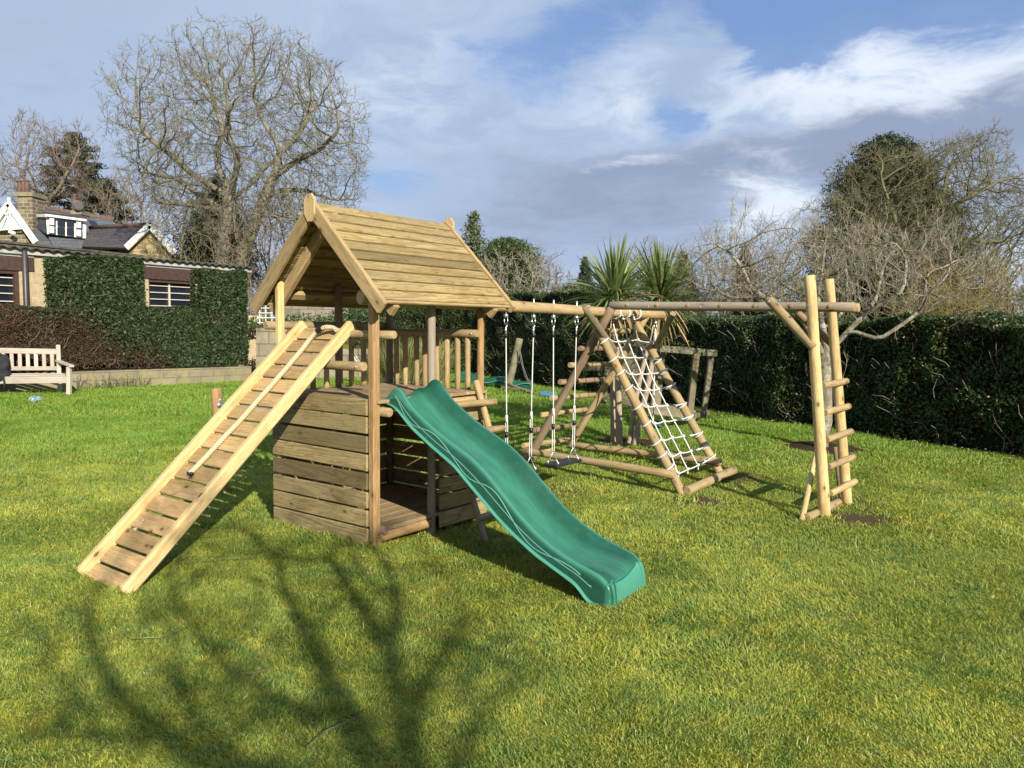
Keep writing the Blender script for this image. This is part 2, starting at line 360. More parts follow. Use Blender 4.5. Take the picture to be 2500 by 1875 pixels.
# masonry
def brickmat(name,c1,c2,mortar,bw,bh,ms,axis,noise=.5,moss=0,mosscol=(.20,.21,.05),off=.5,dirt=(.06,.05,.035),dirta=.3,rough=.9):
    mt,N,b,o=newmat(name); pos=N.new('ShaderNodeNewGeometry').outputs['Position']
    ax=np.array(axis,float); d=N.new('ShaderNodeVectorMath',operation='DOT_PRODUCT'); N.put(d.inputs[0],pos); d.inputs[1].default_value=ax.tolist()
    s=N.new('ShaderNodeSeparateXYZ'); N.l.new(pos,s.inputs[0]); cb=N.new('ShaderNodeCombineXYZ'); N.l.new(d.outputs['Value'],cb.inputs[0]); N.l.new(s.outputs[2],cb.inputs[1])
    wob=N.vmath('MULTIPLY',N.vmath('SUBTRACT',N.noise(pos,7,2,.5,out=1),(.5,.5,.5)),(ms*1.2,ms*1.2,0))
    br=N.new('ShaderNodeTexBrick'); N.l.new(N.vmath('ADD',cb.outputs[0],wob),br.inputs['Vector']); br.offset=off
    br.inputs['Color1'].default_value=(*c1,1); br.inputs['Color2'].default_value=(*c2,1); br.inputs['Mortar'].default_value=(*mortar,1)
    br.inputs['Scale'].default_value=1; br.inputs['Mortar Size'].default_value=ms; br.inputs['Brick Width'].default_value=bw; br.inputs['Row Height'].default_value=bh; br.inputs['Mortar Smooth'].default_value=.3
    n1=N.ramp(N.noise(pos,9,6,.7),.3,.75); c=N.mix(N.math('MULTIPLY',n1,noise),br.outputs[0],tuple(q*.5 for q in c1))
    dm=N.ramp(N.noise(pos,2.2,5,.7,.3),.5,.75); c=N.mix(N.math('MULTIPLY',dm,dirta),c,dirt)
    if moss:
        mm=N.ramp(N.noise(pos,3.1,5,.7),.45,.65); c=N.mix(N.math('MULTIPLY',mm,moss),c,mosscol)
    N.l.new(c,b.inputs['Base Color']); b.inputs['Roughness'].default_value=rough; b.inputs['Specular IOR Level'].default_value=.2
    hh=N.math('ADD',N.math('MULTIPLY',br.outputs['Fac'],-1.),N.math('MULTIPLY',n1,.5)); N.l.new(N.bump(hh,.7,.012),b.inputs['Normal'])
    return mt
GD=nrm([3.53,6.02,0])    # direction of the low building's wall
M['garage']=brickmat('cream_stone_blocks',(.46,.375,.235),(.41,.33,.20),(.54,.45,.29),.62,.31,.012,GD,noise=.6,dirta=.3)
M['stone']=brickmat('dark_gritstone',(.26,.215,.135),(.10,.08,.05),(.34,.31,.24),.32,.17,.02,(.96,.27,0),noise=.7)
M['stoneg']=brickmat('yellow_gritstone',(.42,.32,.16),(.16,.12,.06),(.38,.32,.2),.30,.18,.018,(.96,.27,0),noise=.6)
M['lowwall']=brickmat('mossy_retaining_stone',(.26,.225,.15),(.19,.165,.11),(.15,.13,.09),.62,.19,.01,(.84,.54,0),moss=.5,mosscol=(.25,.235,.08),noise=.5)
M['blockwall']=brickmat('grey_stone_blocks',(.30,.265,.19),(.22,.19,.14),(.14,.12,.09),.55,.34,.018,(.95,.3,0),noise=.6,moss=.25)
M['oldwall']=brickmat('lichened_stone_wall',(.30,.26,.19),(.14,.12,.09),(.12,.10,.08),.5,.26,.014,(.95,.3,0),noise=.8,moss=.3,mosscol=(.34,.33,.28))
M['slate']=brickmat('blue_grey_slate',(.115,.125,.14),(.085,.092,.105),(.05,.053,.06),.30,.19,.008,(.96,.27,0),noise=.4,dirt=(.10,.10,.07),dirta=.3,rough=.55)
M['slatep']=brickmat('purple_slate',(.095,.080,.082),(.068,.059,.062),(.04,.032,.034),.28,.16,.008,(.8,.6,0),noise=.5,dirt=(.12,.10,.06),dirta=.4,rough=.6)
# bark and leaves
def barkmat(name,c1,c2,lichen=None,la=.5,scale=3):
    mt,N,b,o=newmat(name); pos=N.new('ShaderNodeNewGeometry').outputs['Position']
    n=N.noise(N.vmath('MULTIPLY',pos,(1,1,.4)),scale*6,5,.7); c=N.mix(N.ramp(n,.3,.7),c1,c2)
    if lichen: c=N.mix(N.math('MULTIPLY',N.ramp(N.noise(pos,scale*1.6,5,.75),.45,.6),la),c,lichen)
    N.l.new(c,b.inputs['Base Color']); b.inputs['Roughness'].default_value=.9; b.inputs['Specular IOR Level'].default_value=.15
    N.l.new(N.bump(n,.8,.02),b.inputs['Normal']); return mt
M['bark']=barkmat('mossy_bark',(.12,.105,.08),(.25,.225,.175),(.15,.16,.065),.5,.8)
M['barkb']=barkmat('brown_bark',(.13,.10,.075),(.22,.175,.13))
M['barko']=barkmat('olive_twig_bark',(.11,.098,.055),(.19,.17,.095),(.12,.13,.05),.5,1)
M['barkl']=barkmat('lichened_fruit_bark',(.13,.105,.075),(.22,.19,.14),(.42,.42,.31),.6,5)
M['barky']=barkmat('yellow_withy_bark',(.155,.125,.05),(.22,.175,.07))
M['palmb']=barkmat('corky_palm_bark',(.24,.18,.12),(.40,.32,.23),None,0,6)
def leafmat(name,c1,c2,c3=None,rough=.45,trans=.25,spec=.4,pscale=2.0,c3a=(.55,.7)):
    mt,N,b,o=newmat(name); rv=attr(N,'rv',2); pos=N.new('ShaderNodeNewGeometry').outputs['Position']
    c=N.mix(rv,c1,c2)
    if c3: c=N.mix(N.ramp(N.noise(pos,pscale,4,.65),*c3a),c,c3)
    N.l.new(c,b.inputs['Base Color']); b.inputs['Roughness'].default_value=rough; b.inputs['Specular IOR Level'].default_value=spec
    if trans:
        tr=N.new('ShaderNodeBsdfTranslucent'); N.l.new(c,tr.inputs[0]); mx=N.new('ShaderNodeMixShader'); mx.inputs[0].default_value=trans
        N.l.new(b.outputs[0],mx.inputs[1]); N.l.new(tr.outputs[0],mx.inputs[2]); N.l.new(mx.outputs[0],o.inputs[0])
    return mt
M['yew']=leafmat('yew_leaf',(.013,.028,.009),(.052,.080,.024),rough=.5,spec=.35)
M['brownleaf']=leafmat('winter_brown_twig_leaf',(.05,.030,.020),(.155,.100,.066),(.11,.045,.028),rough=.8,spec=.1,pscale=2.4,c3a=(.6,.75))
M['laurel']=leafmat('glossy_holly_leaf',(.020,.036,.012),(.095,.135,.035),(.075,.060,.030),rough=.44,spec=.4,pscale=.9,c3a=(.58,.75))
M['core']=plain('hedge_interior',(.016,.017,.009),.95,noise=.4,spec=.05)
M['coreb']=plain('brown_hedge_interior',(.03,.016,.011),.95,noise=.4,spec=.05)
M['pine']=leafmat('pine_needle',(.013,.024,.011),(.045,.058,.024),rough=.6,trans=.1)
M['conif']=leafmat('cypress_spray',(.050,.075,.035),(.14,.165,.07),rough=.6,trans=.15)
M['shrub']=leafmat('evergreen_shrub_leaf',(.035,.065,.02),(.10,.14,.045),(.10,.085,.045),rough=.45)
M['palm']=leafmat('sword_leaf',(.09,.14,.04),(.26,.31,.10),rough=.4,trans=.3)
M['palmd']=leafmat('dry_sword_leaf',(.30,.21,.10),(.45,.33,.15),rough=.7,trans=.2)
M['reed']=leafmat('tall_grass_blade',(.15,.18,.05),(.36,.33,.13),(.42,.35,.17),rough=.6,trans=.3,pscale=6)
M['litter']=leafmat('fallen_leaf',(.22,.12,.06),(.50,.38,.24),rough=.8,trans=.1)
M['litterb']=leafmat('far_twig_haze',(.11,.085,.055),(.20,.165,.10),(.15,.14,.06),rough=.9,spec=.05,trans=.05,pscale=.2)
# lawn
DIRT=[(1.75,7.2,.45,.30,.95),(2.4,8.15,.45,.32,.85),(2.95,6.6,.60,.34,.95),(.45,7.6,.45,.38,.75),(3.2,7.15,.4,.3,.8),(.62,4.5,.25,.2,.25),(-.1,5.7,.4,.3,.25),(1.5,7.6,.3,.2,.25),(.5,6.2,.3,.2,.35)]
def lawn_nodes(N,pos):
    """one colour field shared by the soil sheet and the blades, so both wear the same patches"""
    p=N.vmath('MULTIPLY',pos,(1,1,0)); pw=N.vmath('ADD',p,N.vmath('MULTIPLY',N.vmath('SUBTRACT',N.noise(p,1.5,2,.5,out=1),(.5,.5,.5)),(.6,.6,0)))
    a=N.ramp(N.noise(pw,1.5,6,.75),.36,.64); m2=N.ramp(N.noise(pw,6.5,6,.78),.42,.66); br=N.ramp(N.noise(pw,8.5,5,.78),.54,.72)
    return a,m2,br
mt,N,b,o=newmat('lawn_soil_and_moss'); pos=N.new('ShaderNodeNewGeometry').outputs['Position']
a,m2,br=lawn_nodes(N,pos)
fn=N.noise(pos,90,4,.7)
c=N.mix(a,(.14,.185,.03),(.25,.27,.04)); c=N.mix(m2,c,(.38,.35,.045)); c=N.mix(N.math('MULTIPLY',br,.7),c,(.20,.135,.045))
c=N.mix(N.ramp(fn,.35,.75),N.mix(.5,c,(.04,.036,.014)),c)
dm=None
p2=N.vmath('ADD',N.vmath('MULTIPLY',pos,(1,1,0)),N.vmath('MULTIPLY',N.vmath('SUBTRACT',N.noise(pos,5,4,.7,out=1),(.5,.5,.5)),(.5,.5,0)))
for (x,y,rx,ry,am) in DIRT:
    mp=N.new('ShaderNodeMapping',vector_type='TEXTURE'); N.l.new(p2,mp.inputs['Vector']); mp.inputs['Location'].default_value=(x,y,0); mp.inputs['Scale'].default_value=(rx,ry,1)
    ln=N.new('ShaderNodeVectorMath',operation='LENGTH'); N.l.new(mp.outputs[0],ln.inputs[0]); q=N.math('MULTIPLY',N.ramp(ln.outputs['Value'],.5,1.15,1,0),am)
    dm=q if dm is None else N.math('MAXIMUM',dm,q)
c=N.mix(dm,c,(.085,.058,.034)); N.l.new(c,b.inputs['Base Color']); b.inputs['Roughness'].default_value=.95; b.inputs['Specular IOR Level'].default_value=.1
N.l.new(N.bump(fn,.9,.02),b.inputs['Normal']); M['lawn']=mt
mt,N,b,o=newmat('grass_blades'); rv=attr(N,'rv',2); g=attr(N,'gr',1); a,m2,br=lawn_nodes(N,g)
c=N.mix(a,(.17,.29,.06),(.43,.475,.08)); c=N.mix(N.math('MULTIPLY',m2,.70),c,(.66,.60,.085)); c=N.mix(N.math('MULTIPLY',br,.8),c,(.42,.27,.10))
c=N.mix(N.ramp(rv,.0,1.,0,.42),c,(.10,.17,.03)); c=N.mix(N.ramp(rv,.955,.98),c,(.58,.53,.26))
lg=N.ramp(N.noise(N.vmath('MULTIPLY',g,(1,1,0)),.55,4,.6,.4),.42,.62); c=N.mix(N.math('MULTIPLY',lg,.38),c,(.13,.20,.035))
# livelier green towards the back of the lawn
s=N.new('ShaderNodeSeparateXYZ'); N.l.new(g,s.inputs[0]); c=N.mix(N.math('MULTIPLY',N.ramp(s.outputs[1],7.,11.),.65),c,(.15,.30,.035))
N.l.new(c,b.inputs['Base Color']); b.inputs['Roughness'].default_value=.5; b.inputs['Specular IOR Level'].default_value=.3
tr=N.new('ShaderNodeBsdfTranslucent'); N.l.new(c,tr.inputs[0]); mx=N.new('ShaderNodeMixShader'); mx.inputs[0].default_value=.38
N.l.new(b.outputs[0],mx.inputs[1]); N.l.new(tr.outputs[0],mx.inputs[2]); N.l.new(mx.outputs[0],o.inputs[0]); M['grass']=mt
# ================================================================== GROUND
def ground():
    nx,ny=260,260
    xs=np.concatenate([np.linspace(-400,-16,14)[:-1],np.linspace(-16,14,nx-28),np.linspace(14,400,15)])
    ys=np.concatenate([np.linspace(-60,0,8)[:-1],np.linspace(0,26,ny-30),np.linspace(26,900,24)])
    Xg,Yg=np.meshgrid(xs,ys); Zg=gz(Xg,Yg)
    Zg=Zg+.008*np.sin(Xg*4.1+1)*np.sin(Yg*3.7)+.006*np.sin(Xg*9.3)*np.sin(Yg*8.1+2)
    vs=np.stack([Xg,Yg,Zg],-1).reshape(-1,3); a,b_=Xg.shape
    i=np.arange((a-1)*(b_)).reshape(a-1,b_)[:,:-1].ravel(); fs=np.stack([i,i+1,i+b_+1,i+b_],-1)
    return tag(npmesh('lawn',vs,fs,M['lawn'],smooth=True),kind='structure')
ground()
UM_,VW_=.59,1.079
def vnoise(x,y,s,seed):
    r=np.random.default_rng(seed); G=r.random((64,64)); x=x*s;y=y*s; xi=np.floor(x).astype(int);yi=np.floor(y).astype(int); fx=x-xi;fy=y-yi
    fx=fx*fx*(3-2*fx);fy=fy*fy*(3-2*fy); g=lambda a,b:G[a%64,b%64]
    return (g(xi,yi)*(1-fx)+g(xi+1,yi)*fx)*(1-fy)+(g(xi,yi+1)*(1-fx)+g(xi+1,yi+1)*fx)*fy
def grass():
    P=[];S=[]
    for (y0,y1,den,sc) in ((2.2,3.6,24000,.72),(3.6,5.6,15000,.85),(5.6,8.5,7000,1.1),(8.5,13,2600,1.5),(13,24,700,2.2)):
        A=1.42*(y1*y1-y0*y0)/2; n=int(A*den)
        y=np.sqrt(rng.random(n)*(y1*y1-y0*y0)+y0*y0); x=(rng.random(n)-.5)*1.42*y
        P.append(np.stack([x,y],-1)); S.append(np.full(n,sc))
    for (y0,y1,den,sc) in ((1.2,4,5000,1.0),(4,8,2600,1.4),(8,14,1200,1.8),(14,22,500,2.3)):      # margins to either side
        n=int(5.6*(y1-y0)*den); y=y0+(y1-y0)*rng.random(n); x=(.71*y+2.8*rng.random(n))*np.where(rng.random(n)<.5,-1,1); P.append(np.stack([x,y],-1)); S.append(np.full(n,sc))
    P=np.vstack(P); S=np.concatenate(S); x,y=P[:,0],P[:,1]; keep=np.ones(len(x),bool)
    for (dx,dy,rx,ry,am) in DIRT:
        q=np.sqrt(((x-dx)/rx)**2+((y-dy)/ry)**2); keep&=rng.random(len(x))>np.clip(1.2-q,0,1)*am*1.15
    # none through the tower floor, the hedge line, or the beds
    u=(x-T0[0])*U[0]+(y-T0[1])*U[1]; v=(x-T0[0])*V[0]+(y-T0[1])*V[1]
    keep&=~((u>0)&(u<1.17)&(v>.02)&(v<1.07))
    keep&=(x-5.87)*.89-(y-9.4)*(-.45)<.05
    for bx,by,br_ in BEDS: keep&=((x-bx)**2+((y-by)*1.0)**2)>(br_*(.85+.3*rng.random(len(x))))**2
    wl=(x+7.27)*(-.54)+(y-21.0)*.84; keep&=~((wl>-.02)&(x<-5.5))
    x,y,S=x[keep],y[keep],S[keep]; nt=0
    for (tx,ty) in TUFTS:
        k=170; a_=rng.random(k)*2*PI; q=.035+np.abs(rng.normal(0,.05,k)); x=np.append(x,tx+q*np.cos(a_)); y=np.append(y,ty+q*np.sin(a_)); S=np.append(S,1.1+.8*rng.random(k))
    n=len(x)
    cl=vnoise(x,y,2.4,1)*.6+vnoise(x,y,8,2)*.4
    hgt=(.014+.026*cl+.012*rng.random(n))*S*(.8+.35*(rng.random(n)>.9)); wd=.0028*S*(.7+.8*rng.random(n))
    th=rng.random(n)*2*PI; wind=vnoise(x,y,1.1,5)*4*PI; th=np.where(rng.random(n)<.55,wind+rng.normal(0,.7,n),th); lean=hgt*(.25+1.0*rng.random(n)); dx,dy=np.cos(th),np.sin(th)
    z=gz(x,y)+.008*np.sin(x*4.1+1)*np.sin(y*3.7)-.004
    hgt=hgt*np.where(rng.random(n)<.03,1.9,1.); fa=rng.random(n)*PI; ex,ey=np.cos(fa)*wd,np.sin(fa)*wd
    b0=np.stack([x-ex,y-ey,z],-1);b1=np.stack([x+ex,y+ey,z],-1)
    mx_,my=x+dx*lean*.35,y+dy*lean*.35
    m0=np.stack([mx_-ex*.8,my-ey*.8,z+hgt*.6],-1);m1=np.stack([mx_+ex*.8,my+ey*.8,z+hgt*.6],-1)
    t=np.stack([x+dx*lean,y+dy*lean,z+hgt*(.95-.25*rng.random(n))],-1); t2=t+np.stack([ex,ey,ex*0],-1)*.15
    vs=np.stack([b0,b1,m1,m0,t,t2],1).reshape(-1,3); i=np.arange(n)*6
    fs=np.concatenate([np.stack([i,i+1,i+2,i+3],-1),np.stack([i+3,i+2,i+5,i+4],-1)])
    rv=np.repeat(rng.random(n),6); gr=np.repeat(np.stack([x,y,x*0],-1),6,0)
    tag(npmesh('grass',vs,fs,M['grass'],rv=rv,gr=gr),kind='stuff')
TUFTS=[tuple(p[:2]) for p in [TW(0,0,0),TW(UM_,0,0),TW(0,VW_,0),TW(.70,-.47,0),TW(-1.6,.95,0),TW(-1.6,.39,0),gpt(546,1206),gpt(2015,1262),gpt(2070,1235),gpt(1674,1222),gpt(1765,1168),gpt(168,966)]]+[tuple((TW(-.05,v_,0))[:2]) for v_ in np.linspace(.1,1.05,7)]+[tuple((TW(u_,-.05,0))[:2]) for u_ in np.linspace(.65,1.15,4)]
BEDS=[(float(gpt(1528,1080)[0]),float(gpt(1528,1080)[1])+.1,.42),(float(gpt(2005,1092)[0]),float(gpt(2005,1092)[1]),.55)]
grass()
def disc_bed(name,x,y,r):
    n=40; vs=[[x,y,float(gz(x,y))+.035]]
    for k,rr in ((0,.6),(1,1.)):
        for i in range(n):
            a=2*PI*i/n; q=r*rr*(1+.08*math.sin(a*3+x)+.06*math.sin(a*7)); px,py=x+q*math.cos(a),y+q*math.sin(a)
            vs.append([px,py,float(gz(px,py))+(.022 if k==0 else -.01)+random.uniform(-.006,.006)])
    fs=[(0,1+i,1+(i+1)%n) for i in range(n)]; mb=MB(); mb.add(vs,fs+[(1+i,1+n+i,1+n+(i+1)%n,1+(i+1)%n) for i in range(n)],smooth=True)
    return tag(mb.build(name,M['soil']),kind='structure')
for bx,by,br_ in BEDS: disc_bed('soil_bed',bx,by,br_)

# ================================================================== PLAY TOWER
UL=1.18; VW=1.079; UM=.59
tower=empty('play_tower',TW(0,0,0),'timber play tower with a steep boarded gable roof over a raised railed deck','play tower')
def zg(p): return float(gz(p[0],p[1]))
for (u,v,r,mat,sq) in ((0,0,.033,'post',1),(UM,0,.031,'greypost',0),(UL,0,.030,'post',0),(0,VW,.030,'pale',1),(UM,VW,.032,'logd',0),(UL,VW,.031,'logd',0)):
    b_=TW(u,v,0); b_[2]=zg(b_)-.05; t_=TW(u,v,1.93 if v==0 else 1.93)
    mb=MB()
    if sq: mb.box(b_,t_,r*2,r*2,up=-U,bev=.012)
    else: mb.log(b_,t_,r*1.04,r,n=14)
    mb.build('post',M[mat],tower)
# decks
mb=MB()
for k in range(9):
    u0=-.01+k*(UL+.04)/9; wv_=(UL+.04)/9-.008
    mb.box(TW(u0+wv_/2,-.055,1.052+random.uniform(-.003,.003)),TW(u0+wv_/2,VW+.03,1.052+random.uniform(-.003,.003)),wv_,.026)
mb.build('deck',M['deckw'],tower)
mb=MB()
for k in range(8):
    v0=-.035+k*(VW+.01)/8; wv_=(VW+.01)/8-.004
    mb.box(TW(.03,v0+wv_/2,.122),TW(UL-.03,v0+wv_/2,.122),wv_,.028)
mb.build('floor',M['deckw'],tower)
# joists and floor logs
def part_log(name,p0,p1,r,mat='log',parent=None,r1=None,**k):
    mb=MB(); mb.log(p0,p1,r,r1,**k); return mb.build(name,M[mat],parent or tower)
part_log('joist',TW(.06,-.10,.975),TW(.06,VW+.05,.975),.034)
part_log('joist',TW(UL-.05,-.02,.985),TW(UL-.05,VW+.05,.985),.034)
part_log('joist',TW(-.02,.035,1.0),TW(UM-.02,.035,1.0),.032)
part_log('joist',TW(UM+.05,-.035,.995),TW(UL-.04,-.035,.995),.030,'log')
part_log('floor_beam',TW(0.03,-.005,.066),TW(UM-.03,-.005,.066),.040,'post')
part_log('floor_beam',TW(.055,-.055,.115),TW(.055,.5,.115),.033,'logd')
part_log('floor_beam',TW(.02,VW,.07),TW(UL,VW,.07),.036,'logd')
part_log('floor_beam',TW(UL,.02,.07),TW(UL,VW,.07),.036,'logd')
part_log('brace',TW(.05,.06,.165),TW(.05,.30,.50),.027,'log')
part_log('brace',TW(.03,VW-.05,.18),TW(UL-.05,VW-.06,.93),.025,'log')
part_log('brace',TW(UL-.04,.08,.20),TW(UL-.04,VW-.05,.93),.027,'log')
part_log('brace',TW(UM+.04,.04,.15),TW(UL-.03,.04,.62),.025,'log')
# boarded walls below the deck
tops=[1.065,.940,.805,.677,.538,.402,.271,.136]
def boarding(name,fn,length,mats,skip=(),jit=.006,bh=.119,zofs=0,rvs=None):
    mb=MB()
    for k,zt in enumerate(tops):
        if k in skip: continue
        a,b_=fn(k); z0=zt-bh/2+zofs
        p0=a+Zv*(z0+random.uniform(-jit,jit)); p1=b_+Zv*(z0+random.uniform(-jit,jit))
        mb.box(p0,p1,.022,bh,bev=.005,rv=(rvs[k] if rvs else None),mi=0)
    return mb.build(name,mats,tower)
frv=[.35,.2,.75,.1,1.0,.3,.08,.0]
boarding('board_wall',lambda k:(TW(-.045,VW+.045,0),TW(-.045,.022,0)),1,M['greyboard'],rvs=frv)
bw=boarding('board_wall',lambda k:(TW(UM+.045,-.045,0),TW(UL+.035+random.uniform(-.01,.01),-.045,0)),1,M['greyboard'],skip=(0,),rvs=[.2,.3,.2,.25,.3,.1,.15,.1])
boarding('board_wall',lambda k:(TW(UL+.045,-.03,0),TW(UL+.045,VW+.03,0)),1,M['deckw'],skip=())
boarding('board_wall',lambda k:(TW(-.03,VW+.045,0),TW(UL+.03,VW+.045,0)),1,M['deckw'],skip=())
# handrails and balusters
part_log('handrail',TW(-.10,VW+.055,1.585),TW(UL+.10,VW+.055,1.585),.034,'log')
part_log('handrail',TW(.066,VW-.02,1.525),TW(.066,-.14,1.525),.030,'log')
part_log('handrail',TW(-.075,.62,1.30),TW(-.075,.015,1.30),.034,'log')
part_log('handrail',TW(UL-.055,VW+.03,1.53),TW(UL-.055,-.01,1.53),.034,'log')
for v in (.94,.83,.69,.59,.45,.33,.21,.10): part_log('baluster',TW(UL-.045,v,1.062),TW(UL-.045,v+.004,1.51),.0235,'log',n=12)
for u in (.17,.30,.44,.71,.85,1.0): part_log('baluster',TW(u,VW-.02,1.062),TW(u,VW-.02,1.56),.0235,'log',n=12)
# roof
EA,RA,RB,EV=-.102,.0,1.339,.186
ZR,ZE=2.487,1.765
sl=math.hypot(VW/2+EV,ZR-ZE); 
def slope(side,u,s,lift=0):          # s distance down the slope from the ridge
    dv=(VW/2+EV)/sl; dz=-(ZR-ZE)/sl; sg=-1 if side==0 else 1; nz=dv; nv=(ZR-ZE)/sl
    return TW(u,VW/2+sg*(s*dv+lift*nv),ZR+s*dz+lift*nz)
for side in (0,1):
    mb=MB(); N_=10; pitch=sl/N_
    nvec=nrm(slope(side,0,0,1)-slope(side,0,0,0)); dn=nrm(slope(side,0,1)-slope(side,0,0))
    for k in range(N_):
        s0=k*pitch; c0=slope(side,EA+.03,s0+pitch*.5,-.004); c1=slope(side,RB-.012,s0+pitch*.5,-.004)
        tilt=nrm(nvec-dn*.10)
        if k: g0=slope(side,EA+.03,s0,-.012); g1=slope(side,RB-.012,s0,-.012); mb.box(g0,g1,.03,.008,up=nvec,rv=1.0)
        mb.box(c0,c1,pitch-.007,.019,up=tilt,bev=.004,rv=[.1,.35,.2,.05,.5,1.0,.4,.3,.25,.1][k] if side==0 else None)
    pn=mb.build('roof_slope',M['roofw'],tower)
    mb=MB()
    if side==0: mb.box(slope(0,EA+.03,sl+.004,-.012),slope(0,RB-.012,sl+.004,-.012),.02,.02,up=nvec)
    else: mb.box(slope(1,EA+.03,sl+.004,-.012),slope(1,RB-.012,sl+.004,-.012),.02,.02,up=nvec)
    mb.build('eave_batten',M['barge'],pn)
    for nm,uu,ww,thick,drop,ext,mat in (('barge_board',EA,.105,.034,.030,.05,'barge'),('barge_board',RB+.006,.075,.034,.012,.04,'barge'),('rafter',.055,.09,.05,.075,.03,'barge'),('rafter',UL-.02,.09,.05,.075,.03,'barge')):
        mb=MB(); mb.box(slope(side,uu,-.0 if nm=='rafter' else -.01,-drop),slope(side,uu,sl+ext,-drop),thick,ww,up=nvec,bev=.006)
        mb.build(nm,M[mat],tower)
    mb=MB(); mb.box(slope(side,.02,sl-.14,-.05),slope(side,RB-.04,sl-.14,-.05),.06,.045,up=nvec); mb.build('purlin',M['barge'],tower)
for uu in (EA-.028,RB+.036):
    mb=MB(); pts=[]
    for (a,z) in ((-.052,.055),(-.022,.098),(.022,.098),(.052,.055),(.052,-.045),(.016,-.10),(-.016,-.10),(-.052,-.045)): pts.append(TW(uu,VW/2+a*1.08,ZR-.045+z*1.0))
    mb.prism(pts,U*.018,gs_axis=Zv); mb.build('finial',M['pale'],tower)
# coach bolts
for (u,v,z) in ((-.108,.07,1.30),(-.10,VW+.02,1.59),(UL-.09,.03,1.53)):
    mb=MB(); mb.log(TW(u,v,z),TW(u-.006,v,z),.009,n=8,seg=1); mb.build('bolt',M['steel'],tower)

# ================================================================== CLIMBING RAMP
ramp=empty('climbing_ramp',TW(-1.61,.67,0),'slatted climbing ramp with two thick pale side rails leaning on the tower','ramp')
foot=np.array([-1.615,.673,-.0]); top=np.array([.085,.605,1.60]); hw=.28
def RP(t,v,lift=0):
    p=foot+(top-foot)*t; d=nrm(top-foot); nn=nrm(np.array([-d[2],0,d[0]])); q=p+nn*lift; return TW(q[0],q[1]+v,q[2])
nR=nrm(RP(0,0,1)-RP(0,0,0)); Lr=np.linalg.norm(top-foot)
for sg in (1,-1):
    mb=MB(); mb.box(RP(.008,sg*hw,.0),RP(1.0,sg*hw,.0),.056,.088,up=nR,bev=.014,rv=.0 if sg==1 else .1); mb.build('side_rail',M['pale'],ramp)
for k in range(17):
    t=(.062+k*.1365)/Lr; mb=MB(); mb.box(RP(t,hw-.02,-.022),RP(t,-hw+.02,-.022),.120,.020,up=nR,bev=.004)
    pk=mb.build('plank',M['ramp_plank'],ramp)
for (px,py) in ((346,1273),(329,1293)):
    mb=MB()
    c_0=plane_pt(px,py,RP(.2,0,-.006),nR); 
    for k in range(5):
        a=random.random()*6; q=c_0+RP(0,.013*math.cos(a))-RP(0,0)+(RP(.005*math.sin(a),0)-RP(0,0)); e1=(RP(0,.012)-RP(0,0)); e2=(RP(.005,0)-RP(0,0))
        mb.add([q-e1*random.uniform(.3,.6),q-e2*.7,q+e1*.6,q+e2*.6],[(0,1,2,3)])
    mb.build('paint_splash',M['white'],ramp)

# rope lying on the ramp
rope=empty('climbing_rope',RP(.25,0,0),'thick cream twisted rope lying down the ramp with a black taped end','rope')
pp=[(1528,128,.02),(1505,113,.03),(1470,110,.05),(1435,120,.05),(1405,143,.035),(1375,180,.015),(1345,222,.006),(1270,312,.004),(1170,427,.004),(1100,505,.004),(1000,620,.004),(900,723,.004),(800,832,.004),(735,900,.004),(712,922,.004)]
base_=RP(.5,0,.0); pts=[]
for x,y,l in pp: pts.append(plane_pt(150+x*.4401,750+y*.4401,base_+nR*(l+.004),nR))
pts=np.array(pts); 
tt=np.linspace(0,len(pts)-1,260); P2=np.stack([np.interp(tt,range(len(pts)),pts[:,i]) for i in range(3)],-1)
for _ in range(10): P2[1:-1]=(P2[:-2]+P2[1:-1]*2+P2[2:])/4
def twisted(mb,P,R,r,pitch,n=3,sides=6):
    L=np.concatenate([[0],np.cumsum(np.linalg.norm(np.diff(P,axis=0),axis=1))]); N_=max(int(L[-1]/pitch*9),8); s_=np.linspace(0,L[-1],N_)
    Q=np.stack([np.interp(s_,L,P[:,i]) for i in range(3)],-1); tan=np.gradient(Q,axis=0); tan/=np.linalg.norm(tan,axis=1)[:,None]
    ref=np.tile(nR+.01,(N_,1)); a=np.cross(tan,ref); a/=np.linalg.norm(a,axis=1)[:,None]; b_=np.cross(tan,a)
    for k in range(n):
        ph=2*PI*(s_/pitch+k/n); mb.tube(Q+a*(R*np.cos(ph))[:,None]+b_*(R*np.sin(ph))[:,None],r,n=sides)
mb=MB(); twisted(mb,P2,.0095,.0105,.055); mb.build('rope',M['rope'],rope)
mb=MB(); mb.tube(P2[48:66]+nR*.0,.0235,n=10); mb.build('tape',M['black'],rope)
mb=MB(); mb.tube(np.array([P2[-1],P2[-1]*2-P2[-6]]),.021,n=10); mb.tube(np.array([P2[-1]+V*.02,P2[-1]-V*.03]),.012,n=8); mb.build('end_cap',M['black'],rope)

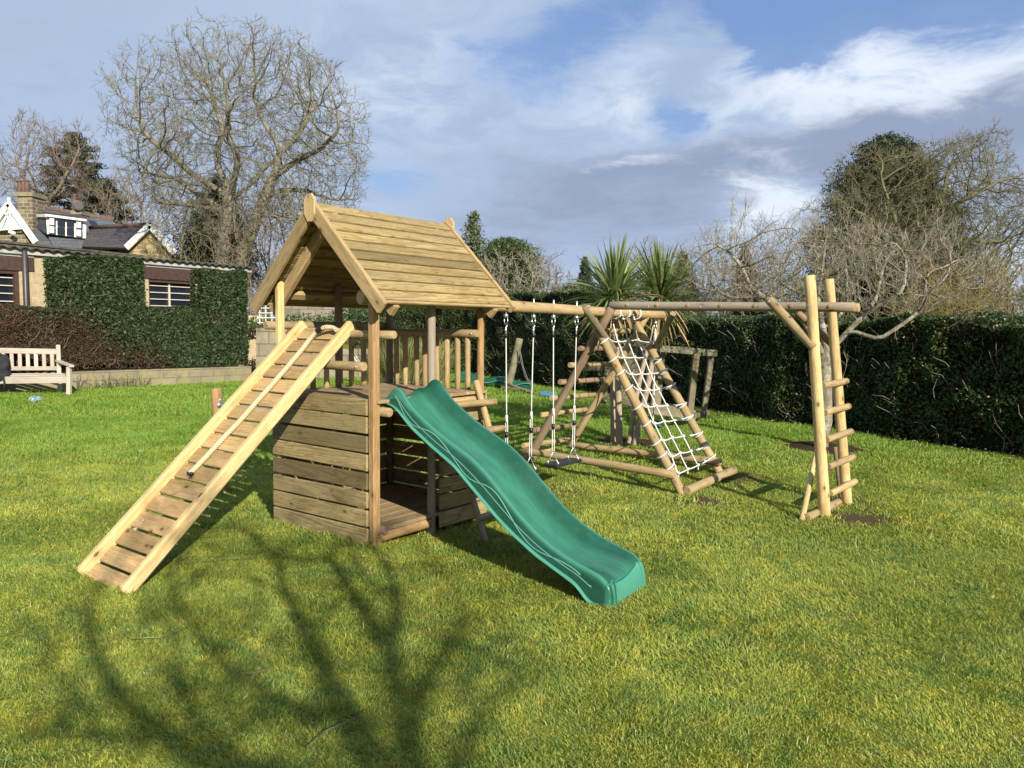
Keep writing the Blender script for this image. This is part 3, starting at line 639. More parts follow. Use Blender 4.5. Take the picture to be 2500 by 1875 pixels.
# ================================================================== SLIDE
rimk=np.array([(0.02,1.075),(-.03,1.10),(-.07,1.155),(-.115,1.18),(-.16,1.15),(-.235,1.055),(-.37,.96),(-.53,.865),(-.68,.795),(-.80,.738),(-.94,.64),(-1.06,.533),(-1.18,.425),(-1.30,.335),(-1.43,.258),(-1.57,.198),(-1.70,.16),(-1.80,.13),(-1.83,.10)])
skk=np.array([(0.02,1.055),(-.06,1.052),(-.13,1.03),(-.20,.975),(-.29,.90),(-.48,.785),(-.68,.675),(-.80,.575),(-.94,.462),(-1.06,.365),(-1.18,.285),(-1.34,.192),(-1.51,.118),(-1.62,.072),(-1.67,.04),(-1.71,-.02),(-1.83,-.055)])
flk=np.array([(0.02,1.078),(-.05,1.078),(-.115,1.05),(-.20,.985),(-.30,.91),(-.45,.82),(-.60,.745),(-.78,.645),(-.94,.525),(-1.06,.425),(-1.18,.325),(-1.30,.238),(-1.43,.170),(-1.57,.132),(-1.70,.117),(-1.80,.107),(-1.83,.09)])
def interp(t,K): 
    K=K[::-1]; return np.interp(t,K[:,0],K[:,1])
def smooth_interp(vq,K):
    n=400; g=np.linspace(-1.83,.02,n); y=interp(g,K)
    for _ in range(60): y[1:-1]=(y[:-2]+y[1:-1]*2+y[2:])/4
    return np.interp(vq,g,y)
def slide_mesh():
    vs=[];gs=[]; vq=np.concatenate([np.linspace(.02,-.3,26),np.linspace(-.32,-1.74,70),np.linspace(-1.755,-1.83,10)])
    rim=smooth_interp(vq,rimk); sk=smooth_interp(vq,skk); fl=smooth_interp(vq,flk)
    W_=.235; rows=[]
    for j,v in enumerate(vq):
        uc=.315+(-v)*.024; w_=W_*(1-.06*ss(-.3,.02,v)); r_,s_2,f=rim[j],sk[j],min(fl[j],rim[j]-.003)
        cs=[(-1.06,s_2-.006),(-1.055,s_2+.002),(-.985,s_2+.004),(-.97,s_2+.010),(-.965,s_2+.03),(-.918,r_-.03),(-.910,r_-.010),(-.895,r_-.002),(-.85,r_),(-.825,r_-.003),(-.80,r_-.018),(-.66,f+.030),(-.62,f+.014),(-.55,f+.003),(-.45,f),(0,f-.004)]
        full=[(a,z-.018) for a,z in cs]+[(-a,z+.018) for a,z in reversed(cs[:-1])]
        # foot: close the end towards the ground
        full=[(a,z+(0 if abs(a)>.99 else 0)) for a,z in full]
        row=[]; L=0
        for i,(a,z) in enumerate(full):
            row.append(TW(uc+a*w_,v,z)); gs.append((-v*1.2,a*w_,z*.2))
        rows.append(row)
    # rounded nose down to the lawn
    last=rows[-1]; vend=vq[-1]
    for (dv,kz) in ((-.014,.90),(-.026,.72),(-.032,.45),(-.034,.15),(-.036,.02),(-.062,-.0)):
        row=[]
        for i,p in enumerate(last):
            gz_=float(gz(p[0],p[1]))-.002; x=abs(i-15)/15; dd=dv*(1-.35*x**6)
            q=p-0*U; z=gz_+ (p[2]-gz_)*kz if p[2]>gz_ else p[2]
            row.append(np.array([q[0]+V[0]*dd,q[1]+V[1]*dd,z])); gs.append((2+kz*.2,i*.02,0))
        rows.append(row)
    n=len(rows[0]); vs=[p for r in rows for p in r]
    fs=[(j*n+i,j*n+i+1,(j+1)*n+i+1,(j+1)*n+i) for j in range(len(rows)-1) for i in range(n-1)]
    return vs,fs,gs,vq,rim,sk,W_
vs,fs,gs,vq,rim,sk,W_=slide_mesh()
slide=empty('slide',TW(.37,-1.8,-.05),'glossy green plastic wavy slide running down from the tower deck','slide')
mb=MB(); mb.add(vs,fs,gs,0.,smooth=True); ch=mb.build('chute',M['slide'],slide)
md=ch.modifiers.new('thick','SOLIDIFY'); md.thickness=.007; md.offset=-1
md=ch.modifiers.new('sub','SUBSURF'); md.levels=1; md.render_levels=1
# moulded curls on the near side
def sidepoint(v,w_):                # w_ 0 skirt .. 1 rim
    uc=.315+(-v)*.024; ww=W_*(1-.06*float(ss(-.3,.02,v))); r_=float(np.interp(-v,-vq,rim))-.018; s2=float(np.interp(-v,-vq,sk))-.018
    a=np.interp(w_,[0,.5,1],[-.968,-.943,-.915]); return TW(uc+a*ww-.006,v,s2+.006+(r_-.018-s2-.006)*w_)
mb=MB()
L1=[sidepoint(v,.52+.05*math.sin(v*3)) for v in np.linspace(-.12,-1.74,70)]; mb.tube(np.array(L1),.0045,n=5)
vv=np.linspace(-.10,-1.66,120); mb.tube(np.array([sidepoint(v,.52+.46*math.sin((-v)**.92*2*PI/.50+1.2)*(1-.25*abs(v))) for v in vv]),.0052,n=5)
mb.build('moulded_line',M['slideline'],ch)

# ================================================================== LOG LADDER
lad=empty('log_ladder',TW(.9,-.45,-.05),'short sloping ladder of round logs between the slide and the tower side','ladder')
LA,LB=(TW(.625,-.04,1.16),TW(.70,-.475,-.07)),(TW(1.06,-.05,1.15),TW(1.12,-.46,-.07))
part_log('side_rail',LA[0],LA[1],.024,'greypost',lad); part_log('side_rail',LB[0],LB[1],.027,'log',lad)
for z,e0,e1,mt_ in ((.985,.10,.12,'log'),(.77,.10,.13,'log'),(.575,.06,.05,'logd'),(.37,.06,.05,'logd'),(.155,.06,.10,'greypost')):
    ta=(1.16-z)/1.23; pa_=LA[0]+(LA[1]-LA[0])*ta; pb_=LB[0]+(LB[1]-LB[0])*ta; d=nrm(pb_-pa_)
    o_=-V*.045; part_log('rung',pa_-d*e0+o_,pb_+d*e1+o_,.027,mt_,lad)

# ================================================================== SWING FRAME with A-frames
def SB(s,z=1.755): return TW(s,.108,z)
frame_=empty('swing_gantry',SB(3.7,.05),'long log swing beam carried by crossed log legs with ground rails','swing frame')
def fl(name,p0,p1,r,mat='log',r1=None,parent=None,**k): return part_log(name,p0,p1,r,mat,parent or frame_,r1,**k)
fl('beam',SB(-.03,1.79),SB(4.72,1.735),.052,'log',seg=14)
s1,s2=3.26,4.26
def leg_on(pxt,pxb,s,ofs=0,zb=None):
    n_=U; p0=SB(s+ofs); return plane_pt(*pxt,p0,n_),plane_pt(*pxb,p0,n_)
def z5(x,y): return (1200+.3315*x,700+.3315*y)
A=leg_on((1494,752),z5(302,1215),s1,.05); Cc=leg_on((1431,748),(1674,1222),s1,-.05); 
B=leg_on((1585.7,757),z5(540,1240),s2,.05); D=leg_on((1545,775),(1765,1168),s2,-.05)
def seat(L,r):    # push foot to the lawn
    t,b_=L; b_=b_.copy(); d=nrm(b_-t)
    for _ in range(5): b_=b_+d*((b_[2]-float(gz(b_[0],b_[1])))/-d[2])
    return t,b_+d*.05
A=seat(A,0);B=seat(B,0);Cc=seat(Cc,0);D=seat(D,0)
fl('leg',A[0],A[1],.045,'logd',.048,seg=10); fl('leg',Cc[0],Cc[1],.043,'log',.046,seg=10); fl('leg',B[0],B[1],.044,'log',.044,seg=10); fl('leg',D[0],D[1],.044,'log',.046,seg=10)
# ground rails
def on_leg(L,px,py):               # closest parameter on leg to a photo pixel
    r=nrm(ray(px,py)); d=nrm(L[1]-L[0]); w0=CAM-L[0]; b_=r@d; t=(d@w0-(r@w0)*b_)/(1-b_*b_); return L[0]+d*t
fl('ground_rail',plane_pt(*z5(232,1207),SB(s1-.1),U),plane_pt(*z5(1352,1387),SB(s1-.14),U),.040,'log',seg=10)
fl('ground_rail',plane_pt(*z5(600,1166),SB(s2-.10),U),plane_pt(*z5(1690,1291),SB(s2-.1),U),.040,'log',seg=10)
eC=on_leg(Cc,*z5(1432,1535)); eD=on_leg(D,*z5(1745,1440)); dd=nrm(eD-eC); 
for e_i in (eC,eD): e_i[2]=float(gz(e_i[0],e_i[1]))+.06
of_=nrm(np.cross(dd,Zv))*.05; fl('ground_rail',eC-dd*.03+of_,eD+dd*.09+of_,.046,'log')
eA=A[1]; eB=B[1]; dd=nrm(eB-eA); fl('ground_rail',eA-dd*.02+Zv*.08,eA+dd*.62+Zv*.07,.035,'log')
# climbing rungs between the back legs
dA=nrm(A[1]-A[0]); dB=nrm(B[1]-B[0]); nAB=nrm(np.cross(B[0]-A[0],dA)); nAB=nAB*(1 if nAB@(CAM-A[0])<0 else -1)
for (l,r_,m_) in (((845,325),(1050,328),'log'),((650,455),(905,452),'logd'),((576,578),(872,570),'log'),((503,703),(830,683),'logd'),((436,823),(763,795),'log'),((365,945),(699,905),'log'),((305,1056),(630,1018),'logd'),((233,1170),(566,1125),'log')):
    p0=plane_pt(*z5(*l),A[0]+nAB*.06,nAB); p1=plane_pt(*z5(*r_),A[0]+nAB*.06,nAB); fl('rung',p0,p1,.030,m_)
# brace in front of the near crossing
fl('brace',at(1424,748,SB(2.95)[1]-.10),at(1502,858,SB(2.95)[1]+.28),.036,'oldw')

# ================================================================== MONKEY BARS
mon=empty('monkey_bars',gpt(2040,1250),'overhead monkey bars of two level logs ending at a pair of tall pale posts','monkey bars')
pn_,pf_=gpt(2015,1262),gpt(2070,1235)
nb0,nb1=at(1490,746,8.10),at(2088,750,6.62+.05)
dirm=nrm(nb1-nb0)
fl('beam',nb0,nb1,.0425,'greypost',parent=mon,seg=12)
perp=nrm(np.array([-dirm[1],dirm[0],0])); perp=perp*(1 if perp[1]>0 else -1)
off2=perp*.52
e_=at(2098,751.5,nb1[1]+off2[1]*.95); nb2=nb0+off2+Zv*.0; fl('beam',nb0+off2+dirm*.1,e_,.042,'log',parent=mon,seg=12)
tn=at(1977,672,pn_[1]-.10); tf=at(2024,681,pf_[1]-.05)
fl('post',pn_-Zv*.05,tn,.050,'pale',.046,parent=mon,seg=10); fl('post',pf_-Zv*.05,tf,.047,'pale',.043,parent=mon,seg=10)
for k in range(7):
    p=nb0+dirm*(.22+k*.33); fl('overhead_rung',p-perp*.05+Zv*.008,p+off2+perp*.03+Zv*.006,.016,'log',parent=mon,n=10,seg=2)
def z6(x,y): return (1750+.41*x,640+.41*y)
fl('brace',at(*z6(310,222),nb1[1]+.18),at(*z6(580,512),pn_[1]-.10),.040,'log',parent=mon); fl('brace',at(*z6(478,300),e_[1]+.12),at(*z6(722,520),pf_[1]+.08),.034,'logd',parent=mon)
fl('brace',at(*z5(1335,200),nb0[1]-.25),at(*z5(1210,440),D[0][1]-.12),.034,'oldw',parent=mon)
# side rungs between the posts
for (l,r_) in (((632,735),(772,708)),((645,895),(785,858)),((655,1055),(800,1008)),((665,1218),(812,1160)),((678,1378),(824,1305))):
    p0=at(*z6(*l),pn_[1]+.04); p1=at(*z6(*r_),pf_[1]+.02-.02); fl('rung',p0,p1,.030,'log',parent=mon,n=12)
fl('ground_rail',gpt(*z6(535,1545))+Zv*.035,gpt(*z6(742,1440))+Zv*.03,.036,'log',parent=mon)
fl('strut',gpt(*z6(505,1545)),at(*z6(592,1140),pn_[1]+.30),.024,'pale',parent=mon); fl('strut',gpt(*z6(742,1425)),at(*z6(706,1100),pf_[1]+.25),.024,'logd',parent=mon)
for (x,y,Yd) in ((*z6(550,258),pn_[1]-.14),(*z6(545,478),pn_[1]-.15),(*z6(312,235),nb1[1]+.13),(1583,749,7.7),(1710,749,7.3),(1850,749,6.98)):
    p=at(x,y,Yd); mb=MB(); mb.log(p,p-perp*.015,.012,n=8,seg=1); mb.build('bolt',M['steel'],mon)

# ================================================================== SWINGS
def rope_run(mb,p0,p1,r,n=6,sag=0,k=10):
    t=np.linspace(0,1,k)[:,None]; P=p0+(p1-p0)*t; P[:,2]-=sag*4*(t*(1-t))[:,0]; mb.tube(P,r,n=n)
def beam_at(px):
    r=ray(px,760); a=SB(0); # intersect vertical plane through ray with beam line
    k=(a[0]*r[1]-a[1]*r[0])/(U[1]*r[0]-U[0]*r[1]); return k
def make_swing(label,px0,px1,seatz,group):
    sA,sB=beam_at(px0),beam_at(px1); mid=SB((sA+sB)/2,seatz)
    root=empty('swing',mid,label,'swing',group)
    mid_s=(sA+sB)/2; hs=.18
    pts_top=[SB(sA,1.69),SB(sB,1.69)]; pts_bot=[SB(mid_s-hs,seatz),SB(mid_s+hs,seatz)]
    mb=MB(); a=nrm(U); c0=SB(mid_s,seatz); mb.box(c0-U*.225,c0+U*.225,.165,.028,bev=.008); mb.build('seat',M['seat'],root)
    for tp,bt in zip(pts_top,pts_bot):
        mbr=MB(); tri=bt+Zv*.13; dn=tp+(tri-tp)*.70
        rope_run(mbr,tp-Zv*.10,dn,.0058); rope_run(mbr,dn-Zv*.01+V*.010,tri+V*.012,.0050); rope_run(mbr,dn-Zv*.01-V*.010,tri-V*.012,.0050)
        mbr.tube(np.array([dn+Zv*.03,dn-Zv*.035]),.012,n=8)
        rp=mbr.build('rope',M['netrope'],root)
        mbt=MB(); mbt.tube(np.array([dn-Zv*.12,dn-Zv*.17]),.017,n=8); mbt.build('tape',M['black'],rp); mbt=MB(); mbt.tube(np.array([tp-Zv*.16,tp-Zv*.20]),.010,n=8); mbt.build('tape',M['black'],rp)
        mbs=MB()
        mbs.tube(np.array([tri,bt+V*.06+Zv*.02,bt+V*.06]),.0045,n=6); mbs.tube(np.array([tri,bt-V*.06+Zv*.02,bt-V*.06]),.0045,n=6)
        for sg in (1,-1): mbs.log(bt+V*.06*sg,bt+V*.06*sg+Zv*.035,.010,n=8,seg=1)
        mbs.build('triangle_link',M['steel'],root); mbs=MB()
        q=tp; mbs.log(q+Zv*.16,q-Zv*.01,.008,n=8,seg=1); mbs.log(q+Zv*.01,q-Zv*.02,.022,n=10,seg=1)
        for sg in (1,-1): mbs.tube(np.array([q-Zv*.02+V*.016*sg,q-Zv*.055+V*.019*sg,q-Zv*.085+V*.008*sg]),.005,n=6)
        mbs.tube(np.array([q-Zv*.07+U*.010,q-Zv*.10+U*.012,q-Zv*.125]),.006,n=6); mbs.log(q-Zv*.115,q-Zv*.155,.009,n=8,seg=1)
        mbs.build('hanger',M['steel'],root)
    return root
make_swing('black rubber swing seat hanging nearest the tower, half hidden behind the green slide',1235.5,1303,.245,'rope swings under the log beam')
make_swing('black rubber swing seat hanging in full view beside the cargo net legs',1351.5,1408,.245,'rope swings under the log beam')
# single rope with teal button seat
k_=beam_at(1601); tp=SB(min(k_,4.66),1.66)
root=empty('button_swing',SB(k_,.4),'single white rope with a teal button seat at the far end of the beam','rope swing')
mb=MB(); rope_run(mb,tp-Zv*.08,tp-Zv*1.22,.008); mb.tube(np.array([tp-Zv*.12,tp-Zv*.26]),.013,n=6); mb.build('rope',M['netrope'],root)
mb=MB(); mb.log(tp-Zv*1.22,tp-Zv*1.26,.12,.10,n=20,seg=1); mb.build('seat',M['tealr'],root)
mb=MB(); mb.log(tp+Zv*.14,tp-Zv*.02,.009,n=8,seg=1); mb.log(tp+Zv*.0,tp-Zv*.03,.022,n=10,seg=1); mb.tube(np.array([tp-Zv*.03+V*.014,tp-Zv*.09+V*.014]),.006,n=6); mb.tube(np.array([tp-Zv*.03-V*.014,tp-Zv*.09-V*.014]),.006,n=6); mb.build('hanger',M['steel'],root)

# ================================================================== CARGO NET
net=empty('cargo_net',(Cc[1]+D[1])/2,'white rope climbing net laced between the two sloping front legs','climbing net')
nN=nrm(np.cross(Cc[1]-Cc[0],D[1]-Cc[1])); nN=nN if nN@(CAM-Cc[0])>0 else -nN
rows=[((790,395),(930,405),(1005,395),(1075,390),(1185,405)),((865,530),(972,520),(1050,520),(1125,520),(1250,530)),((915,630),(1030,645),(1100,640),(1170,640),(1300,610)),((980,745),(1090,760),(1157,762),(1225,755),(1350,715)),((1040,885),(1148,885),(1210,878),(1287,873),(1430,860)),((1110,1010),(1200,1008),(1268,992),(1340,985),(1478,950)),((1185,1150),(1262,1133),(1327,1112),(1408,1100),(1548,1075)),((1230,1240),(1328,1252),(1385,1225),(1466,1212),(1597,1165)),((1280,1335),(1375,1375),(1443,1345),(1520,1315),(1637,1245))]
mid0=(Cc[0]+Cc[1])/2
def NP(q,l=.0): return plane_pt(*z5(*q),mid0+nN*(.02+l),nN)
G_=[[NP(q) for q in r_] for r_ in rows]
mbn=MB(); mbv=MB(); mbk=MB(); mbt=MB()
def sagline(mb,a,b_,r=.0074,sag=.006,k=7,side=None):
    t=np.linspace(0,1,k)[:,None]; P=a+(b_-a)*t; P=P-Zv*(sag*4*(t*(1-t))); 
    if side is not None: P=P+side*(np.sin(t*PI))
    mb.tube(P,r,n=6)
dC=nrm(Cc[1]-Cc[0]); dD=nrm(D[1]-D[0])
def wrap(mb,L,dl,near,rad):
    # ring of rope round a leg at the height of point 'near'
    c0=L[0]+dl*((near-L[0])@dl); x=nrm(nN-dl*(nN@dl)); y=np.cross(dl,x); pts=[]
    for i in range(17):
        a=2*PI*i/16; pts.append(c0+x*math.cos(a)*rad+y*math.sin(a)*rad+dl*.02*math.sin(a))
    mb.tube(np.array(pts),.0085,n=6,closed_ends=False); return c0,x,y
for i,r_ in enumerate(G_):
    cA,x,y=wrap(mbn,Cc,dC,r_[0],.055); cB,x2,y2=wrap(mbn,D,dD,r_[4],.055)
    sagline(mbn,cA+x*.045+nrm(r_[1]-cA)*.035,r_[1],sag=.012); sagline(mbn,r_[1],r_[2]); sagline(mbn,r_[2],r_[3]); sagline(mbn,r_[3],cB+x2*.045-nrm(cB-r_[3])*.03,sag=.012)
    for q in r_[1:4]:
        a=random.random()*3; 
        for kk in range(3):
            dv_=np.array([math.cos(a+kk*2.1),.2,math.sin(a+kk*2.1)])*.014; mbk.tube(np.array([q-dv_+nN*.004,q+nN*.013,q+dv_+nN*.004]),.0095,n=6)
        mbk.build('knot',M['netrope'],net); mbk=MB()
    e=r_[3]+(cB-r_[3])*.55; mbk.tube(np.array([e-U*.02,e+U*.025-Zv*.015]),.013,n=6); mbk.build('knot',M['netrope'],net); mbk=MB(); mbt.tube(np.array([e+U*.02-Zv*.012,e+U*.045-Zv*.03]),.010,n=6); mbt.build('tape',M['black'],net); mbt=MB()
for c in (1,2,3):
    for i in range(8): sagline(mbv,G_[i][c],G_[i+1][c],sag=0,side=U*.012*random.uniform(-.6,1))
    tpx={1:(490,340),2:(600,345),3:(715,345)}[c]; tb=plane_pt(1380+tpx[0]*.2364,680+(tpx[1]+110)*.2364,SB(s1+.2)-nrm(FW)*.06,nrm(np.array([FW[0],FW[1],0])))
    sagline(mbv,G_[0][c],tb,sag=0); mbt.tube(np.array([tb-Zv*.02,tb+Zv*.03]),.012,n=6); mbt.build('tape',M['black'],net); mbt=MB()
    kk=beam_at(tb[0]/tb[1]*F+1250+ (6 if c!=1 else 10)); cc=SB(kk,1.745)
    pts=[tb+Zv*.02]; 
    for i in range(12):
        a=-2.2+i*(4.9/11); pts.append(cc+V*(-.062)*math.cos(a)*1.0+Zv*.062*math.sin(a)+U*.012*(i/11))
    pts.append(tb+Zv*.02+U*.01); mbv.tube(np.array(pts),.0085,n=6)
    q=G_[8][c]; sagline(mbv,q,q-Zv*.05+U*.01,sag=0)
mbn.build('cross_rope',M['netrope'],net); mbv.build('long_rope',M['netrope'],net); 

# ================================================================== TURN-OVER BAR
tb_=empty('turnover_bar',gpt(540,1205),'low round post with a steel turning bar behind the ramp','turning bar')
pb=gpt(546,1206); pt=at(527,948,pb[1]+.03); fl('post',pb-Zv*.05,pt,.049,'post',parent=tb_)
br0=at(537,989,pb[1]); br1=TW(UM-.1,VW+.06,br0[2]); mb=MB(); mb.log(br0,br1,.017,n=12,seg=2); mb.build('steel_bar',M['steel'],tb_)
d=nrm(br1-br0); mb=MB(); mb.log(br0-d*.005,br0+d*.012,.034,n=14,seg=1); mb.tube(np.array([br0+Zv*.04,br0+Zv*.055]),.012,n=8); mb.tube(np.array([br0-Zv*.04,br0-Zv*.055]),.012,n=8); mb.build('flange',M['steel'],tb_)
# ================================================================== PLANTS: generators
def colonize(init,attr_pts,step,infl,kill,iters=140,trop=(0,0,0),seed=1,jit=.25):
    """space-colonisation skeleton. init: list of polylines. returns nodes, parents"""
    r=np.random.default_rng(seed); N_=[];Pn=[]
    for pl in init:
        par=-1
        for a,b_ in zip(pl[:-1],pl[1:]):
            a=np.asarray(a,float);b_=np.asarray(b_,float); k=max(1,int(np.linalg.norm(b_-a)/step))
            if par==-1:
                if N_:
                    D_=np.linalg.norm(np.array(N_)-a,axis=1); j=int(D_.argmin())
                    if D_[j]<step*2.5: par=j
                if par==-1: N_.append(a); Pn.append(-1); par=len(N_)-1
            for i in range(1,k+1): N_.append(a+(b_-a)*i/k+r.normal(0,step*.10,3)); Pn.append(par); par=len(N_)-1
    N_=np.array(N_); Pn=list(Pn); A=np.asarray(attr_pts,float)
    def upd(best,bi,A,news,base):
        for s in range(0,len(news),400):
            q=news[s:s+400]; D_=((A[:,None,:]-q[None])**2).sum(-1); m_=D_.min(1); j=D_.argmin(1); u_=m_<best
            best=np.where(u_,m_,best); bi=np.where(u_,j+base+s,bi)
        return best,bi
    best=np.full(len(A),1e18); bi=np.zeros(len(A),int); best,bi=upd(best,bi,A,N_,0); trop=np.array(trop,float); used={}
    for it in range(iters):
        if len(A)==0: break
        act=best<infl*infl
        if not act.any(): break
        idx=bi[act]; dv=A[act]-N_[idx]; dv/=np.linalg.norm(dv,axis=1)[:,None]+1e-9
        ids,inv=np.unique(idx,return_inverse=True); S_=np.zeros((len(ids),3)); np.add.at(S_,inv,dv)
        S_=S_/(np.linalg.norm(S_,axis=1)[:,None]+1e-9)+trop+r.normal(0,jit,S_.shape); S_/=np.linalg.norm(S_,axis=1)[:,None]+1e-9
        cnt=np.array([used.get(int(i),0) for i in ids]); ok=cnt<3; ids=ids[ok];S_=S_[ok]
        for i in ids: used[int(i)]=used.get(int(i),0)+1
        if len(ids)==0: break
        news=N_[ids]+S_*step; base=len(N_); N_=np.vstack([N_,news]); Pn+=[int(i) for i in ids]
        best,bi=upd(best,bi,A,news,base); k=best>kill*kill; A=A[k];best=best[k];bi=bi[k]
    return N_,np.array(Pn)
def tree_mesh(name,N_,Pn,mat,parent,tip=.008,power=2.2,rmax=None,twigs=2,tl=.5,tr=.006,seed=2,updir=.3,base_r=None,sub2=True,kids=2):
    r=np.random.default_rng(seed); n=len(N_); rad=np.zeros(n); ch=[[] for _ in range(n)]
    for i,p in enumerate(Pn):
        if p>=0: ch[p].append(i)
    order=np.argsort(-np.arange(n)); acc=np.zeros(n)
    for i in order:
        if not ch[i]: acc[i]=tip**power
        rad[i]=acc[i]**(1/power)
        if Pn[i]>=0: acc[Pn[i]]+=acc[i]*1.0
    if rmax: 
        big=rad.max(); e=math.log(rmax/tip)/math.log(big/tip); rad=tip*(rad/tip)**e
    chains=[]; 
    for i in range(n):
        if Pn[i]<0 or (ch[Pn[i]] and i!=max(ch[Pn[i]],key=lambda q:rad[q])):
            c=[Pn[i],i] if Pn[i]>=0 else [i]; j=i
            while ch[j]: j=max(ch[j],key=lambda q:rad[q]); c.append(j)
            if len(c)>1: chains.append((c,rad[i] if Pn[i]>=0 else None))
    VS=[];FS=[];base=0
    def tube(P,R,k):
        nonlocal base
        m_=len(P); tan=np.gradient(P,axis=0); tan/=np.linalg.norm(tan,axis=1)[:,None]+1e-9
        ref=np.array([.31,.27,.91]); 
        if abs(tan[:,2]).mean()>.8: ref=np.array([1,.1,.05])
        a=np.cross(tan,ref); a/=np.linalg.norm(a,axis=1)[:,None]+1e-9; b_=np.cross(tan,a); an=2*PI*np.arange(k)/k
        v=P[:,None]+R[:,None,None]*(a[:,None]*np.cos(an)[None,:,None]+b_[:,None]*np.sin(an)[None,:,None]); VS.append(v.reshape(-1,3))
        j=np.arange(m_-1)[:,None]*k; i=np.arange(k)[None]; i2=(i+1)%k; f=np.stack([j+i,j+i2,j+k+i2,j+k+i],-1).reshape(-1,4)+base; FS.append(f); base+=m_*k
    ends=[]
    for c,r0 in chains:
        P=N_[c].copy(); R=rad[c].copy(); 
        if r0 is not None: R[0]=r0
        if len(P)>3: P[1:-1]=(P[:-2]+2*P[1:-1]+P[2:])/4
        R[-1]*=.6; k=10 if R[0]>.12 else 7 if R[0]>.05 else 4 if R[0]>.02 else 3
        tube(P,R,k)
    # fine twigs on thin nodes
    thin=np.where(rad<tip*2.6)[0]
    for i in thin:
        if Pn[i]<0: continue
        d=nrm(N_[i]-N_[Pn[i]])
        for _ in range(twigs if ch[i] else twigs+kids):
            if r.random()<.25: continue
            v=nrm(d*.9+r.normal(0,.6,3)+np.array([0,0,updir])); L=tl*(.4+.8*r.random()); m1=N_[i]+v*L*.5+r.normal(0,.05*L,3); e=m1+nrm(v+r.normal(0,.35,3)+np.array([0,0,updir*.6]))*L*.5
            tube(np.array([N_[i],m1,e]),np.array([tr,tr*.8,tr*.4]),3)
            if sub2:
                for q in range(2):
                    v2=nrm(v+r.normal(0,.7,3)+np.array([0,0,updir])); tube(np.array([m1,m1+v2*L*.45]),np.array([tr*.7,tr*.35]),3)
    return npmesh(name,np.vstack(VS),np.vstack(FS),mat,parent,smooth=True)
def ell_pts(c,rx,ry,rz,n,seed,hollow=.35,cut=None,lump=.26):
    r=np.random.default_rng(seed); out=[]
    while len(out)<n:
        v=r.normal(0,1,3); v/=np.linalg.norm(v); q=r.random()**(1/3)
        if q<hollow and r.random()<.6: continue
        k=1+lump*math.sin(v[0]*5+seed)*math.cos(v[2]*4+v[1]*3); p=np.array([v[0]*rx,v[1]*ry,v[2]*rz])*q*k
        if cut is not None and not cut(p): continue
        out.append(p+c)
    return np.array(out)
def leafquads(P,size,aspect=.55,nrmdir=None,jitter=1.,seed=3,sz_var=.5,fold=True):
    r=np.random.default_rng(seed); n=len(P); d=r.normal(0,1,(n,3))*jitter
    if nrmdir is not None: d=d+nrmdir
    d/=np.linalg.norm(d,axis=1)[:,None]+1e-9; ref=r.normal(0,1,(n,3)); a=np.cross(d,ref); a/=np.linalg.norm(a,axis=1)[:,None]+1e-9; b_=np.cross(d,a)
    s=(size*(1-sz_var/2+sz_var*r.random(n)))[:,None]; w_=s*aspect
    q=[P-a*s,P-b_*w_*.9+d*s*.12,P+a*s,P+b_*w_*.9+d*s*.12]; vs=np.stack(q,1).reshape(-1,3); i=np.arange(n)*4
    return vs,np.stack([i,i+1,i+2,i+3],-1),np.repeat(r.random(n),4)
def leaves(name,P,size,mat,parent=None,**k):
    v,f,rv=leafquads(P,size,**k); return npmesh(name,v,f,mat,parent,rv=rv)
def px_poly(pts,Yd,dy=None):
    return [at(x,y,Yd+(dy[i] if dy else 0)) for i,(x,y) in enumerate(pts)]

